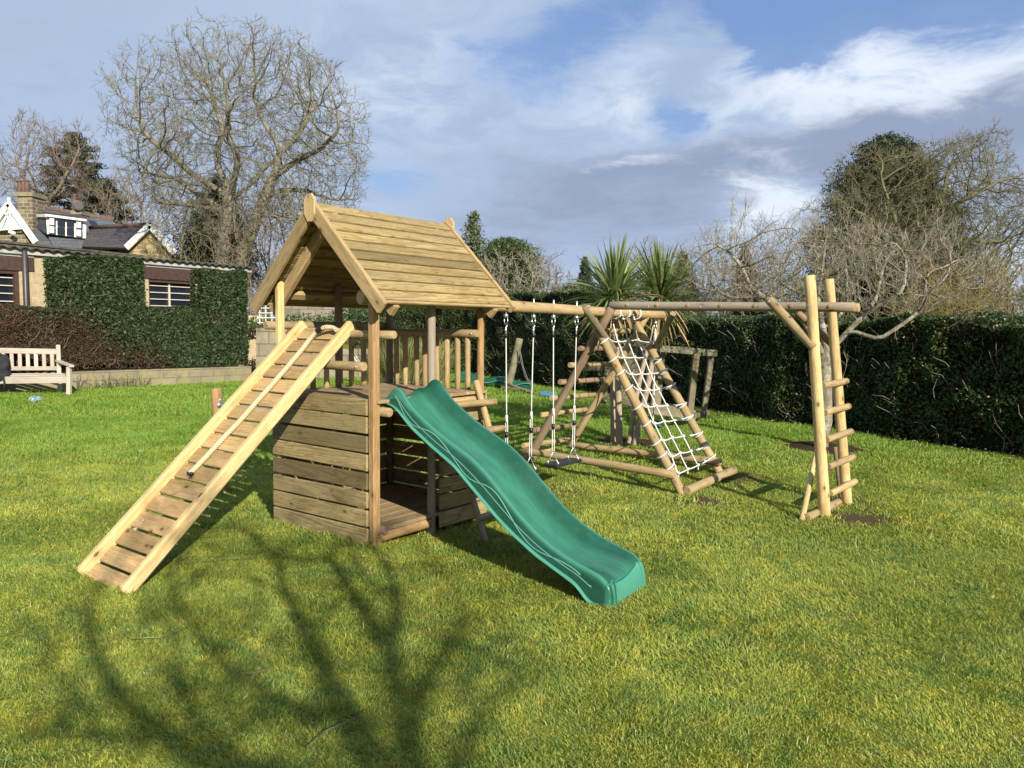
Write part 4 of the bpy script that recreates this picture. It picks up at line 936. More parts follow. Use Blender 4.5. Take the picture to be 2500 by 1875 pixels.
# ------------------------------------------------------------------ hedges
def hedge(name,path,h0,h1,th,label,cat,mats,n_leaf,lsize,topf=None,seed=1,rough_=.06,twig=0,twmat='barkl',colorf=None,ground=True,z0=None,size_fn=None,group=None,steps=()):
    """path: list of (x,y) along the FRONT face; hedge body lies to the left of travel (away from the viewer)"""
    r=np.random.default_rng(seed); path=np.array(path,float); seg=np.linalg.norm(np.diff(path,axis=0),axis=1); L=np.concatenate([[0],np.cumsum(seg)])
    def pos(s): return np.stack([np.interp(s,L,path[:,0]),np.interp(s,L,path[:,1])],-1)
    def nr(s):
        e=.05; t=pos(np.clip(s+e,0,L[-1]))-pos(np.clip(s-e,0,L[-1])); t/=np.linalg.norm(t,axis=1)[:,None]; return np.stack([-t[:,1],t[:,0]],-1)  # into hedge
    topf=topf or (lambda s:h0+(h1-h0)*s/L[-1]); baze=(lambda x,y:gz(x,y)) if z0 is None else (lambda x,y:np.full(np.shape(x),z0,float))
    root=empty(name,(*pos(np.array([L[-1]/2]))[0],0),label,cat,group)
    # dark interior
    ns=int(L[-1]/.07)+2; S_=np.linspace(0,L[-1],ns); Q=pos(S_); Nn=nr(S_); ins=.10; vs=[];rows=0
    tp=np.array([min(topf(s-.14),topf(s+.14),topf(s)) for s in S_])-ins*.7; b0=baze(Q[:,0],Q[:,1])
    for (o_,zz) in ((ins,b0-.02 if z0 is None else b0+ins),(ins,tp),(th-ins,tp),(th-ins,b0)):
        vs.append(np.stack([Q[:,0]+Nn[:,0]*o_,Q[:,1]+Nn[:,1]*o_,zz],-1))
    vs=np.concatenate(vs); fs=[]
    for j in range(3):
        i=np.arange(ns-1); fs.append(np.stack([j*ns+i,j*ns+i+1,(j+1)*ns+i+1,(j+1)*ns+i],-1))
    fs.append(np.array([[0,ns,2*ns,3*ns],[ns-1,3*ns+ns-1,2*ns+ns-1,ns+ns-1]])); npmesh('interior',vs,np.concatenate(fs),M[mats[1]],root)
    # leaves over face and top
    wt=r.random(n_leaf); s=r.random(n_leaf)*L[-1]
    if size_fn is not None:      # more leaves where the hedge comes close
        keepp=r.random(n_leaf)<size_fn(s)
    q=pos(s); nn=nr(s); tz=np.array([topf(x) for x in s]); bz=baze(q[:,0],q[:,1]); hh=tz-bz
    face=r.random(n_leaf)<(hh/(hh+th*.8)); lump=(vnoise(s,tz*0+wt*hh,1.5,seed)*.6+vnoise(s,wt*hh,4.5,seed+1)*.4)-.5
    dep=-lump*rough_*2.2+np.abs(r.normal(0,.045,n_leaf)); zf=bz+wt*hh; 
    x=np.where(face,q[:,0]+nn[:,0]*dep,q[:,0]+nn[:,0]*wt*th); y=np.where(face,q[:,1]+nn[:,1]*dep,q[:,1]+nn[:,1]*wt*th)
    z=np.where(face,zf,tz-np.abs(r.normal(0,.035,n_leaf))+lump*rough_*1.6); P=np.stack([x,y,z],-1)
    gap=(vnoise(s,zf,2.2,seed+7)*.5+vnoise(s,zf,7,seed+8)*.5); low=np.clip((zf-bz)/.35,0,1); gap=gap*(1-ss(.80,.97,wt))
    keep=(r.random(n_leaf)<np.clip(1.35-gap*1.15,.15,1)*(.45+.55*low)) | ~face
    P=P[keep]; nd=np.where(face[:,None],np.stack([-nn[:,0],-nn[:,1],np.full(n_leaf,.5)],-1),np.array([[0,0,1.]]))[keep]
    if colorf is None: leaves('foliage',P,lsize,M[mats[0]],root,nrmdir=nd*.35,seed=seed)
    else:
        cm=colorf(P,r); leaves('foliage',P[cm],lsize,M[mats[0]],root,nrmdir=nd[cm]*.9,seed=seed); leaves('brown_foliage',P[~cm],lsize*.8,M[mats[2]],root,nrmdir=nd[~cm]*.6,seed=seed,aspect=.25)
    for (s_a,zl,zh) in steps:
        k=int(900*abs(zh-zl)*th/.8); s_q=s_a+r.normal(0,.03,k); q2=pos(s_q); n2=nr(s_q); tt2=r.random(k)*th; zz2=zl+(zh-zl)*r.random(k)
        leaves('foliage',np.stack([q2[:,0]+n2[:,0]*tt2,q2[:,1]+n2[:,1]*tt2,zz2],-1),lsize,M[mats[0]],root,seed=seed+5)
    if twig:
        mb=MB()
        for _ in range(twig):
            s_1=r.random()*L[-1]; q1=pos(np.array([s_1]))[0]; n1=nr(np.array([s_1]))[0]; zb=float(baze(q1[0],q1[1])); z1=zb+r.random()**1.3*(topf(s_1)-zb)*.9
            p=np.array([q1[0]+n1[0]*(.06),q1[1]+n1[1]*.06,z1]); v=nrm(np.array([r.normal(0,.5),r.normal(0,.5),.9])); v[:2]-=n1*.25; Lg=.15+.35*r.random(); pts=[p]
            for k in range(3): pts.append(pts[-1]+v*Lg/3); v=nrm(v+r.normal(0,.35,3))
            mb.tube(np.array(pts),np.linspace(.0055,.0025,4)*(1 if L[-1]<8 else 1.3),n=3,closed_ends=False)
        tag(mb.build('twig',M[twmat],root),kind='stuff')
    return root
# long evergreen hedge on the right, running away behind the frame
hx0=np.array([5.87,9.4]); hd=np.array([-.455,.890]); 
hp=[tuple(hx0-hd*6),tuple(hx0),tuple(hx0+hd*5),tuple(hx0+hd*10),tuple(hx0+hd*15),(-3.2,25.2),(-5.5,26.0)]
def rt(s):  # s measured from the near end (starts 6 m before hx0)
    t=s-6; return 1.70+.016*max(t,0)+.55*float(ss(7.5,9.0,t))+.03*math.sin(s*2.1)+.02*math.sin(s*5.3)
hp=[(x,y) for x,y in hp][::-1]; LH=float(np.linalg.norm(np.diff(np.array(hp),axis=0),axis=1).sum())
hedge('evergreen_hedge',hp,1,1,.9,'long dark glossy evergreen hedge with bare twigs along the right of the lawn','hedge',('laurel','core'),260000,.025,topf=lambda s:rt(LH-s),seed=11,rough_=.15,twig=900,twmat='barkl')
# hedge across the far end behind the tower, with the stone walls beside it
# ------------------------------------------------------------------ left garden edge
LW0=np.array([-14.5,14.05]); LW1=np.array([-7.15,21.08]); ld=nrm(LW1-LW0); ln=np.array([-ld[1],ld[0]])
lw=MB(); z_=.42
p=[(*LW0,-.2),(*LW1,-.2),(*LW1,z_),(*LW0,z_)]; lw.prism(p,(ln[0]*.35,ln[1]*.35,0)); 
tag(lw.build('retaining_wall',M['lowwall']),'low mossy stone retaining wall under the left hedge','wall')
LT=np.linalg.norm(LW1-LW0)
def s_at(px):  # path length where photo column px crosses the wall line
    r=ray(px,850); k=(LW0[0]*r[1]-LW0[1]*r[0])/(ld[1]*r[0]-ld[0]*r[1]); return k
sa=[s_at(v) for v in (140,358,500,628)]
def zat(px,py): s=s_at(px); q=LW0+ld*s; return float(at(px,py,q[1])[2])
zt1,zt2,zt3,zt4=zat(80,749),zat(250,632),zat(430,752),zat(560,660)
def yewtop(s):
    v=.02*math.sin(s*3.1)+.015*math.sin(s*7.7)
    if s<sa[0]: return zt1+v
    if s<sa[1]: return zt2+v+.06*math.sin((s-sa[0])*1.4)
    if s<sa[2]: return zt3+v-.02
    return zt4+v
hpath=[tuple(LW0+ln*.05),tuple(LW0+ld*(LT-.05)+ln*.05)]
def yewcol(P,r):
    s=(P[:,0]-LW0[0])*ld[0]+(P[:,1]-LW0[1])*ld[1]; z=P[:,2]; n_=vnoise(s,z,1.3,31)*.8+vnoise(s,z,4,32)*.5
    e=s-(s_at(150)+1.75*np.clip((zt1-z)/(zt1-.4),0,1)*1.55); return (e+(n_-.65)*1.3+r.normal(0,.45,len(s))>0)|((z>zt1+.15))
hedge('yew_hedge',hpath,2,2,.8,'clipped green and brown yew hedge rising in two blocks against the low building','hedge',('yew','core','brownleaf'),120000,.042,topf=yewtop,seed=21,rough_=.10,twig=300,twmat='barkb',colorf=yewcol,z0=.46,steps=((sa[0],zt1-.1,zt2),(sa[1],zt3-.1,zt2),(sa[2],zt3-.1,zt4),(LT-.1,.46,zt4)))
# the two raised blocks lean their sides towards the wall; sprigs over the retaining wall
r_=np.random.default_rng(5)
mb=MB()
for _ in range(130):
    s=r_.uniform(s_at(180),s_at(360)); q=LW0+ld*s-ln*.06; z0=float(gz(*q)); p=np.array([q[0],q[1],z0]); v=nrm(np.array([r_.normal(0,.4),r_.normal(0,.25)-.1,1])); pts=[p]; Lg=r_.uniform(.15,.42)
    for k in range(4): pts.append(pts[-1]+v*Lg/4); v=nrm(v+r_.normal(0,.25,3))
    mb.tube(np.array(pts),np.linspace(.006,.003,5),n=3,closed_ends=False)
tag(mb.build('dead_stems',M['barko']),'dry bare stems standing against the low retaining wall beside the bench','plant')
# ------------------------------------------------------------------ low stone building
gR=np.array([-8.43,24.0]); gd=GD[:2]; gn=np.array([-gd[1],gd[0]])       # gd runs away to the right
def gs_at(px): r=ray(px,700); return (gR[0]*r[1]-gR[1]*r[0])/(gd[1]*r[0]-gd[0]*r[1])
def GP(s,o_,z): return np.array([*(gR+gd*s+gn*o_),z])       # o_>0 is behind the wall face
gar=empty('outbuilding',GP(-5,2,0),'low cream stone outbuilding with brown beams and corrugated roof behind the yew hedge','outbuilding')
gL=-11.5; gRt=.25
wA0,wA1,wB0,wB1=gs_at(-60),gs_at(48),gs_at(363),gs_at(476)
def zpx(px,py): s=gs_at(px); return float(at(px,py,(gR+gd*s)[1])[2])
wz1=zpx(400,684); wz0=1.2; zea=3.28
def wallseg(s0,s1,z0,z1,o0=0,th=.3,mat='garage',name='wall',parent=None):
    mb=MB(); mb.prism([GP(s0,o0,z0),GP(s1,o0,z0),GP(s1,o0,z1),GP(s0,o0,z1)],(*(gn*th),0)); return mb.build(name,M[mat],parent or gar)
mb=MB()
for a,b_,z0,z1 in ((gL,wA0,0,zea),(wA0,wA1,0,wz0),(wA0,wA1,wz1,zea),(wA1,wB0,0,zea),(wB0,wB1,0,wz0),(wB0,wB1,wz1,zea),(wB1,gRt,0,zea)):
    mb.prism([GP(a,0,z0),GP(b_,0,z0),GP(b_,0,z1),GP(a,0,z1)],(*(gn*.3),0))
mb.prism([GP(gRt-.3,.3,0),GP(gRt-.3,5,0),GP(gRt-.3,5,zea),GP(gRt-.3,.3,zea)],(*(gd*.3),0))
mb.build('wall',M['garage'],gar)
for a,b_,nv_ in ((wA0,wA1,2),(wB0,wB1,2)):
    mb=MB(); mb.prism([GP(a,.16,wz0),GP(b_,.16,wz0),GP(b_,.16,wz1),GP(a,.16,wz1)],(*(gn*.02),0)); wn=mb.build('window',M['glass'],gar)
    mb=MB(); fw=.07
    for s0,s1,z0,z1 in ((a,b_,wz1-fw,wz1),(b_-fw*1.4,b_,wz0,wz1-fw),(a,a+fw*.6,wz0,wz1-fw)): mb.prism([GP(s0,.02,z0),GP(s1,.02,z0),GP(s1,.02,z1),GP(s0,.02,z1)],(*(gn*.12),0))
    mb.build('frame',M['brownpaint'],wn)
    mb=MB()
    for k in range(7):
        z=wz1-fw-.10-k*.185
        if z>wz0: mb.prism([GP(a+.05,.11,z),GP(b_-.1,.11,z),GP(b_-.1,.11,z+.022),GP(a+.05,.11,z+.022)],(*(gn*.03),0))
    for k in (0,1): 
        s=a+.06+(b_-a-.2)*k*.5; mb.prism([GP(s,.10,wz0),GP(s+.035,.10,wz0),GP(s+.035,.10,wz1-fw),GP(s,.10,wz1-fw)],(*(gn*.045),0))
    mb.build('glazing_bar',M['creamp'],wn)
zb1=zpx(400,664)
for a,b_ in ((gs_at(-60),gs_at(84)),(gs_at(350),gs_at(496))):
    z0b=wz1+.015; mb=MB(); mb.prism([GP(a,-.03,z0b),GP(b_,-.03,z0b),GP(b_,-.03,z0b+.33),GP(a,-.03,z0b+.33)],(*(gn*.06),0)); mb.build('lintel_beam',M['brownpaint'],gar)
    mb=MB(); mb.prism([GP(a,-.02,z0b+.335),GP(b_,-.02,z0b+.335),GP(b_,-.02,z0b+.40),GP(a,-.02,z0b+.40)],(*(gn*.04),0)); mb.build('cream_strip',M['white'],gar)
mb=MB(); mb.prism([GP(gL,-.10,zea-.10),GP(gRt+.1,-.10,zea-.10),GP(gRt+.1,-.10,zea+.06),GP(gL,-.10,zea+.06)],(*(gn*.10),0)); mb.build('fascia',M['fascia'],gar)
# corrugated sheet roof
ns=int((gRt+.3-gL)/.035); S_=np.linspace(gL,gRt+.35,ns); vs=[];fs=[]
for j,(o_,z) in enumerate(((-.22,zea+.06),(1.2,zea+.12),(1.2,zea+.12))):
    for s in S_: vs.append(GP(s,o_,z+.022*math.sin(s*2*PI/.25)+(0 if j<2 else .0)))
for s in S_: vs.append(GP(s,-.22,zea+.06-.03+.022*math.sin(s*2*PI/.25)))
fs=[(i,i+1,ns+i+1,ns+i) for i in range(ns-1)]+[(3*ns+i,3*ns+i+1,i+1,i) for i in range(ns-1)]
mb=MB(); mb.add(vs,fs,smooth=False); mb.build('corrugated_roof',M['corr'],gar)
mb=MB(); s1c=gs_at(413); 
mb.prism([GP(gL,1.2,zea-.2),GP(s1c,1.2,zea-.2),GP(s1c,1.2,zea+.20),GP(gL,1.2,zea+.30)],(*(gn*.3),0)); mb.build('parapet',M['blockwall'],gar)
mb=MB(); mb.prism([GP(gL,1.14,zea+.30),GP(s1c+.03,1.14,zea+.20),GP(s1c+.03,1.14,zea+.25),GP(gL,1.14,zea+.36)],(*(gn*.42),0)); mb.build('coping',M['corr'],gar)
mb=MB(); sp=gs_at(57); mb.log(GP(sp,-.10,.1),GP(sp,-.10,zea-.02),.062,n=14,seg=2); mb.build('downpipe',M['pipe'],gar)

# ------------------------------------------------------------------ stone house beyond
YH=36.0
house=empty('stone_house',at(180,700,YH)*np.array([1,1,0]),'stone house with grey slate roofs, white gables and a dormer behind the outbuilding','house')
def hp_(x,y,d=0): return at(x*.394,400+y*.394,YH+d)     # coordinates of the close-up crop
# main slope: eave in front (low, near) up to the ridge (high, far)
def quad(name,pts,mat,th=.12,parent=None):
    n_=nrm(np.cross(pts[1]-pts[0],pts[-1]-pts[0])); n_=n_ if n_@(CAM-pts[0])<0 else -n_; mb=MB(); mb.prism(pts,n_*th); return mb.build(name,M[mat] if isinstance(mat,str) else mat,parent or house)
main=quad('roof',[hp_(60,243,1.5),hp_(205,262,3.2),hp_(700,345,3.6),hp_(735,560,0),hp_(228,560,-.6),hp_(222,488,-.4)],'slate')
ridge=MB(); ridge.tube(np.array([hp_(205,262,3.15),hp_(430,301,3.3),hp_(705,347,3.6)]),.13,n=8); ridge.build('ridge_tiles',M['terra'],main)
quad('wall',[hp_(228,520,.2),hp_(1100,600,.2),hp_(1100,760,.2),hp_(-60,760,.2),hp_(-60,480,.2)],'stone')
# back slope
quad('roof',[hp_(205,262,3.3),hp_(700,345,3.8),hp_(700,500,8),hp_(205,460,8)],'slate')
# left gable, white boarded
gab=quad('gable',[hp_(50,245,-.8),hp_(215,486,-.8),hp_(-130,500,-.8)],'stone',.2)
quad('gable_board',[hp_(52,268,-1.0),hp_(146,400,-1.0),hp_(-60,420,-1.0)],'white',.06,gab)
mb=MB()
for a,b_ in (((52,248),(222,488)),((52,248),(-130,500))): mb.box(hp_(*a,-1.15),hp_(*b_,-1.15),.12,.24)
for a,b_ in (((52,290),(10,395)),((52,290),(95,395)),((-60,412),(150,400)),((30,300),(85,398))): mb.box(hp_(*a,-1.12),hp_(*b_,-1.12),.05,.06)
mb.box(hp_(57,210,-1.1),hp_(57,250,-1.1),.10,.10); mb.build('barge_board',M['white'],gab)
mb=MB(); mb.box(hp_(60,418,-1.2),hp_(88,430,-1.3),.14,.12); mb.build('security_light',M['white'],gab)
def chimney(x0,x1,y0,y1,d,depth,mat,pots,potmat):
    a,b_=hp_(x0,y0,d),hp_(x1,y0,d); z1=a[2]; z0=hp_(x0,y1,d)[2]-1.2; 
    mb=MB(); mb.prism([np.array([a[0],a[1],z0]),np.array([b_[0],a[1],z0]),np.array([b_[0],a[1],z1]),np.array([a[0],a[1],z1])],(0,depth,0)); st=mb.build('chimney',M[mat],house)
    mb=MB(); mb.box(np.array([(a[0]+b_[0])/2,a[1]-.08,z1-.12]),np.array([(a[0]+b_[0])/2,a[1]+depth+.08,z1-.12]),(b_[0]-a[0])*1.18,.2); mb.build('chimney_cap',M['lowwall' if mat=='stone' else mat],st)
    for (px,h) in pots:
        c0=hp_(px,y0,d+depth*.5); mb=MB(); mb.log(c0-Zv*.02,c0+Zv*h,.13,.11,n=12,seg=2); mb.log(c0+Zv*h*.86,c0+Zv*(h*.86+.08),.15,n=12,seg=1); mb.build('chimney_pot',potmat,st)
    return st
chimney(103,198,172,345,.6,1.0,'stone',((124,.50),(148,.52),(168,.52)),M['terra'])
c2_=chimney(448,504,286,335,2.6,.7,'stone',((462,.62),),M['terra'])
mb=MB(); pc=hp_(486,258,2.4); d=nrm(CAM-pc+np.array([6,0,4])); mb.log(pc,pc+d*.05,.24,.25,n=20,seg=1); mb.build('satellite_dish',M['pipe'],c2_)
# dormer
dorm=quad('dormer',[hp_(285,322,-.2),hp_(530,352,-.2),hp_(527,462,-.2),hp_(292,432,-.2)],'white',.1)
quad('cheek',[hp_(208,322,1.6),hp_(285,322,-.15),hp_(292,440,-.15),hp_(228,395,1.0)],'slate',.05,dorm)
quad('flat_roof',[hp_(208,316,1.7),hp_(290,312,-.4),hp_(540,345,-.4),hp_(500,330,2.2)],'pipe',.10,dorm)
mb=MB(); mb.box(hp_(205,322,1.5),hp_(286,320,-.42),.05,.14); mb.box(hp_(286,318,-.42),hp_(536,350,-.42),.05,.10); mb.build('fascia',M['white'],dorm)
for (x0,x1,y0,y1,cur) in ((303,343,334,378,1),(303,343,386,427,1),(355,401,337,384,0),(355,401,391,436,0),(413,457,343,390,0),(413,457,398,441,0),(470,510,358,396,1),(470,510,406,447,1)):
    pn_2=quad('window_pane',[hp_(x0,y0,-.32),hp_(x1,y0+5,-.32),hp_(x1,y1+5,-.32),hp_(x0,y1,-.32)],'glass',.02,dorm)
    if cur: quad('curtain',[hp_(x0+4,y0+1,-.34),hp_(x1-8,y0+4,-.34),hp_(x1-8,y1+2,-.34),hp_(x0+4,y1-2,-.34)],'curtain',.01,pn_2)
quad('apron',[hp_(300,452,-.1),hp_(525,472,-.1),hp_(495,560,-.9),hp_(355,560,-.9)],'slate',.02,dorm)
quad('skylight',[hp_(545,348,1.9),hp_(590,356,1.9),hp_(618,392,1.6),hp_(572,388,1.6)],'glass',.05)
# lower wing with purple slate and its own stone gable
wing=quad('wing_roof',[hp_(562,398,.4),hp_(930,378,-2.6),hp_(785,520,-3.2),hp_(505,512,-.6)],'slatep')
quad('wing_roof',[hp_(562,398,.5),hp_(930,378,-2.5),hp_(1085,560,-3.2),hp_(720,560,.4)],'slatep')
mb=MB(); mb.tube(np.array([hp_(560,396,.4),hp_(932,376,-2.6)]),.10,n=8); mb.build('ridge_tiles',M['terra'],wing)
wg=quad('wing_gable',[hp_(930,395,-2.9),hp_(1065,548,-2.9),hp_(1060,640,-2.9),hp_(800,640,-2.9),hp_(800,525,-2.9)],'stoneg',.25)
mb=MB(); mb.box(hp_(930,380,-3.15),hp_(1085,556,-3.15),.10,.26); mb.box(hp_(930,380,-3.15),hp_(784,520,-3.15),.10,.26); mb.box(hp_(1078,545,-3.16),hp_(1078,562,-3.16),.3,.1); mb.build('barge_board',M['white'],wg)

# ------------------------------------------------------------------ walls beyond the tower, left of the evergreen hedge
def wall(name,pts_px,Yd,mat,label,depth=.4,ydl=None):
    P=[at(x,y,Yd+(ydl[i] if ydl else 0)) for i,(x,y) in enumerate(pts_px)]; mb=MB(); mb.prism(P,(0,depth,0)); return tag(mb.build(name,M[mat]),label,'wall')
wall('block_wall',[(625,800),(700,800),(700,935),(625,935)],21.6,'blockwall','squared grey stone block wall between the yew hedge and the tower')
wall('block_wall',[(700,852),(900,852),(900,937),(700,937)],22.6,'blockwall','lower pale stone terrace wall seen between the left balusters of the tower')
wall('old_wall',[(690,735),(850,735),(850,800),(690,800)],26,'oldwall','high lichened stone wall seen under the tower roof')
wall('old_wall',[(590,770),(640,770),(640,960),(590,960)],24.5,'garage','pale stone wall end behind the white trellis')
tr_=MB()
for i in range(4): p0=at(634+i*15,746,21.4); tr_.box(p0,at(634+i*15,792,21.4),.03,.02)
for i in range(4): tr_.box(at(628,752+i*12,21.37),at(686,752+i*12,21.37),.03,.02)
tag(tr_.build('trellis',M['white']),'small white garden trellis on the block wall left of the tower','trellis')
P=ell_pts(at(660,797,22),.8,.4,.18,500,3); tag(leaves('trailing_plant',P,.05,M['shrub'],nrmdir=np.array([[0,-.4,.8]])),'bright green trailing plant on top of the block wall','plant')
P=ell_pts(at(735,795,24),2.2,.5,.35,1600,4); tag(leaves('ivy',P,.06,M['shrub'],nrmdir=np.array([[0,-.6,.6]])),'ivy growing along the foot of the lichened wall','plant')
P=ell_pts(at(872,782,23),1.0,.6,.42,2600,6); tag(leaves('clipped_shrub',P,.045,M['shrub'],nrmdir=np.array([[0,-.5,.7]])),'rounded mossy green shrub seen left of the tower front post','shrub')
# garden steps rail beyond
gr_=MB(); 
for a,b_ in (((868,868),(898,912)),((862,868),(890,912))): gr_.box(at(*a,20.5),at(*b_,20.5),.03,.03)
for i in range(4): gr_.box(at(866+i*7,880+i*9,20.5),at(880+i*4,880+i*9,20.5),.02,.02)
tag(gr_.build('step_rail',M['white']),'small white slanting step rail seen between the balusters','rail')
# tall ornamental grass clump
def blades(name,c,n,h,spread,wd,mat,label,cat,seed,droop=.6,parent=None,up=.9,rad=.25,minel=-1):
    r=np.random.default_rng(seed); VS=[];FS=[];RV=[];k=7
    for i in range(n):
        th=r.random()*2*PI; el_=r.random()**.7; v=nrm(np.array([math.cos(th)*spread*el_,math.sin(th)*spread*el_,up+.2*r.random()])); L=h*(.65+.4*r.random()); p=c+np.array([math.cos(th),math.sin(th),0])*rad*r.random(); sd_=nrm(np.cross(v,[.1,.2,1])+1e-6); w_=wd*(.7+.6*r.random()); pts=[]
        for j in range(k):
            t=j/(k-1); ww=w_*(1-t**2.2)*(.55+.45*min(1,t*4))+.0006; pts+= [p-sd_*ww,p+sd_*ww]; p=p+v*L/(k-1); v=nrm(v+np.array([0,0,-droop*(.25+t*1.2)*.30])*(el_*.9+.35))
        b_=len(VS)*2*k; VS.append(pts); FS+=[(b_+2*j,b_+2*j+1,b_+2*j+3,b_+2*j+2) for j in range(k-1)]; RV+=[r.random()]*(2*k)
    o=npmesh(name,np.array(VS).reshape(-1,3),np.array(FS),M[mat],parent,rv=RV)
    return tag(o,label,cat) if label else o
blades('pampas_grass',at(985,935,17.5)*np.array([1,1,0])+Zv*.08,1500,1.35,.75,.011,'reed','tall clump of pale arching ornamental grass behind the tower balusters','grass clump',3,rad=.75,droop=.9)
blades('pampas_grass',at(1035,930,19)*np.array([1,1,0])+Zv*.08,800,1.2,.6,.012,'reed','smaller arching grass clump to the right behind the tower','grass clump',4,rad=.5,droop=.9)

# ------------------------------------------------------------------ cordyline palms
def cordyline(base_px,crown_px,Yd,label,seed,trunks,n=240):
    b0=gpt(*base_px); root=empty('cordyline_palm',b0,label,'palm','spiky palms behind the cargo net')
    cr_=at(*crown_px,Yd)
    for (a,b_,r0) in trunks:
        p0=gpt(*z5(*a)); p1=plane_pt(*z5(*b_),p0+np.array([0,.05,0]),np.array([0,1.,0])); top_=cr_+(p1-p0)*0
        pts=np.array([p0-Zv*.05,p0*.6+p1*.4,p1,p1*.35+cr_*.65,cr_]); tt=np.linspace(0,4,26); Q=np.stack([np.interp(tt,range(5),pts[:,i]) for i in range(3)],-1)
        for _ in range(8): Q[1:-1]=(Q[:-2]+Q[1:-1]*2+Q[2:])/4
        rr=np.linspace(r0,r0*.72,26)*(1+.05*np.sin(np.arange(26)*2.3)); mb=MB(); mb.tube(Q,rr,n=10); mb.build('trunk',M['palmb'],root)
    r=np.random.default_rng(seed); VS=[];FS=[];RV=[];VD=[];FD=[];RD=[];k=8
    for i in range(n):
        th=r.random()*2*PI; e=math.radians(r.uniform(-30,62)) if r.random()<.62 else (math.radians(r.uniform(50,88)) if r.random()<.5 else math.radians(r.uniform(-75,-20))); v=np.array([math.cos(th)*math.cos(e),math.sin(th)*math.cos(e),math.sin(e)]); L=r.uniform(.55,.80)*(1.0 if e>-.3 else .9)
        p=cr_+v*.03+Zv*r.uniform(-.10,.12); sd_=nrm(np.cross(v,Zv+r.normal(0,.25,3))); w_=.0165*r.uniform(.8,1.3); pts=[]; dr=.10 if e>.7 else .30
        for j in range(k):
            t=j/(k-1); ww=w_*(1-t**3)*(.6+.4*min(1,t*5))+.0005; pts+=[p-sd_*ww,p+sd_*ww]; p=p+v*L/(k-1); v=nrm(v+np.array([0,0,-dr*t*.9]))
        dead=e<-.35 and r.random()<.8 or r.random()<.03
        if dead: b_=len(VD)*2*k; VD.append(pts); FD+=[(b_+2*j,b_+2*j+1,b_+2*j+3,b_+2*j+2) for j in range(k-1)]; RD+=[r.random()]*(2*k)
        else: b_=len(VS)*2*k; VS.append(pts); FS+=[(b_+2*j,b_+2*j+1,b_+2*j+3,b_+2*j+2) for j in range(k-1)]; RV+=[r.random()]*(2*k)
    npmesh('crown',np.array(VS).reshape(-1,3),np.array(FS),M['palm'],root,rv=RV)
    if VD: npmesh('dead_leaf_skirt',np.array(VD).reshape(-1,3),np.array(FD),M['palmd'],root,rv=RD)
    # flower-spike stub
    mb=MB(); mb.tube(np.array([cr_,cr_+np.array([.02,-.02,.42])]),[.018,.012],n=7); mb.build('flower_stalk',M['palmd'],root)
cordyline((1508,1090),(1500,733),9.9,'left spiky cordyline palm with two straight corky stems',8,(((900,1160),(890,640),.040),((945,1180),(930,600),.043)),330)
cordyline((1545,1083),(1612,735),10.2,'right spiky cordyline palm with two leaning corky stems',9,(((1010,1160),(1085,700),.036),((1050,1165),(1180,600),.043)),330)

# ------------------------------------------------------------------ old play frame behind the palms
Yo=11.6
old=empty('old_play_frame',gpt(1650,1030),'derelict mossy timber play frame standing in front of the hedge','play frame')
def ob(name,a,b_,w_=.09,h_=.09,d0=0,d1=0,par=None,mat='oldw'):
    p0=at(*z5(*a),Yo+d0); p1=at(*z5(*b_),Yo+d1); mb=MB(); mb.box(p0,p1,w_,h_,bev=.006); return mb.build(name,M[mat],par or old)
ob('post',(1508,495),(1458,945),.10,.09,0,0); ob('post',(1620,500),(1560,950),.08,.08,.5,.5); ob('post',(1255,470),(1215,900),.10,.10,.3,.3); ob('post',(1330,440),(1320,480),.05,.05,.3,.3)
ob('top_rail',(1235,455),(1655,490),.07,.10,.0,.3); ob('top_rail',(1350,452),(1660,492),.07,.07,.6,.5); ob('top_rail',(1495,495),(1645,500),.06,.06,0,.4)
ob('base_rail',(1165,880),(1570,945),.09,.10,-.1,.3); ob('base_rail',(1150,915),(1500,960),.07,.08,-.3,-.1); ob('base_rail',(1470,955),(1590,925),.08,.07,-.2,.7); ob('base_rail',(820,800),(1165,895),.08,.09,.6,.1)
ob('post',(860,560),(820,860),.09,.09,.8,.8); ob('post',(1215,470),(1190,890),.11,.08,.2,.2); ob('top_rail',(675,605),(865,595),.09,.08,.9,.9); ob('top_rail',(960,400),(1240,455),.08,.08,.6,.2)
for k in range(5):
    a=960+k*52; ob('wall_panel',(a+26,440+k*4),(a+16,835+k*5),.165,.02,.55,.5)
for k in range(3): ob('slat',(1140,735+k*48),(1200,735+k*48),.10,.02,.35,.35)
# leaning post with chain
pl0,pl1=at(1240,948,17.8),at(1269,826,17.8); pl=empty('leaning_post',gpt(1240,950),'mossy round post leaning over the old slide with a chain hanging off it','post')
fl('post',pl0,pl1,.085,'oldw',parent=pl)
mb=MB(); mb.tube(np.array([at(1268,850,17.6),at(1273,870,17.6),at(1277,895,17.6),at(1288,925,17.6),at(1300,938,17.5)]),.012,n=5); mb.tube(np.array([at(1268,852,17.6),at(1271,880,17.6),at(1282,920,17.6),at(1292,935,17.5)]),.009,n=5); mb.build('chain',M['rust'],pl)
fl('loose_timber',at(1240,938,17.6),at(1338,974,16.4),.035,'oldw',parent=pl); 
lt=MB(); lt.box(at(1226,945,17.5),at(1300,955,17.0),.06,.05); lt.box(at(1300,958,16.9),at(1345,985,15.4),.05,.04); tag(lt.build('loose_timbers',M['oldw']),'grey loose boards lying on the grass beside the leaning post','boards')
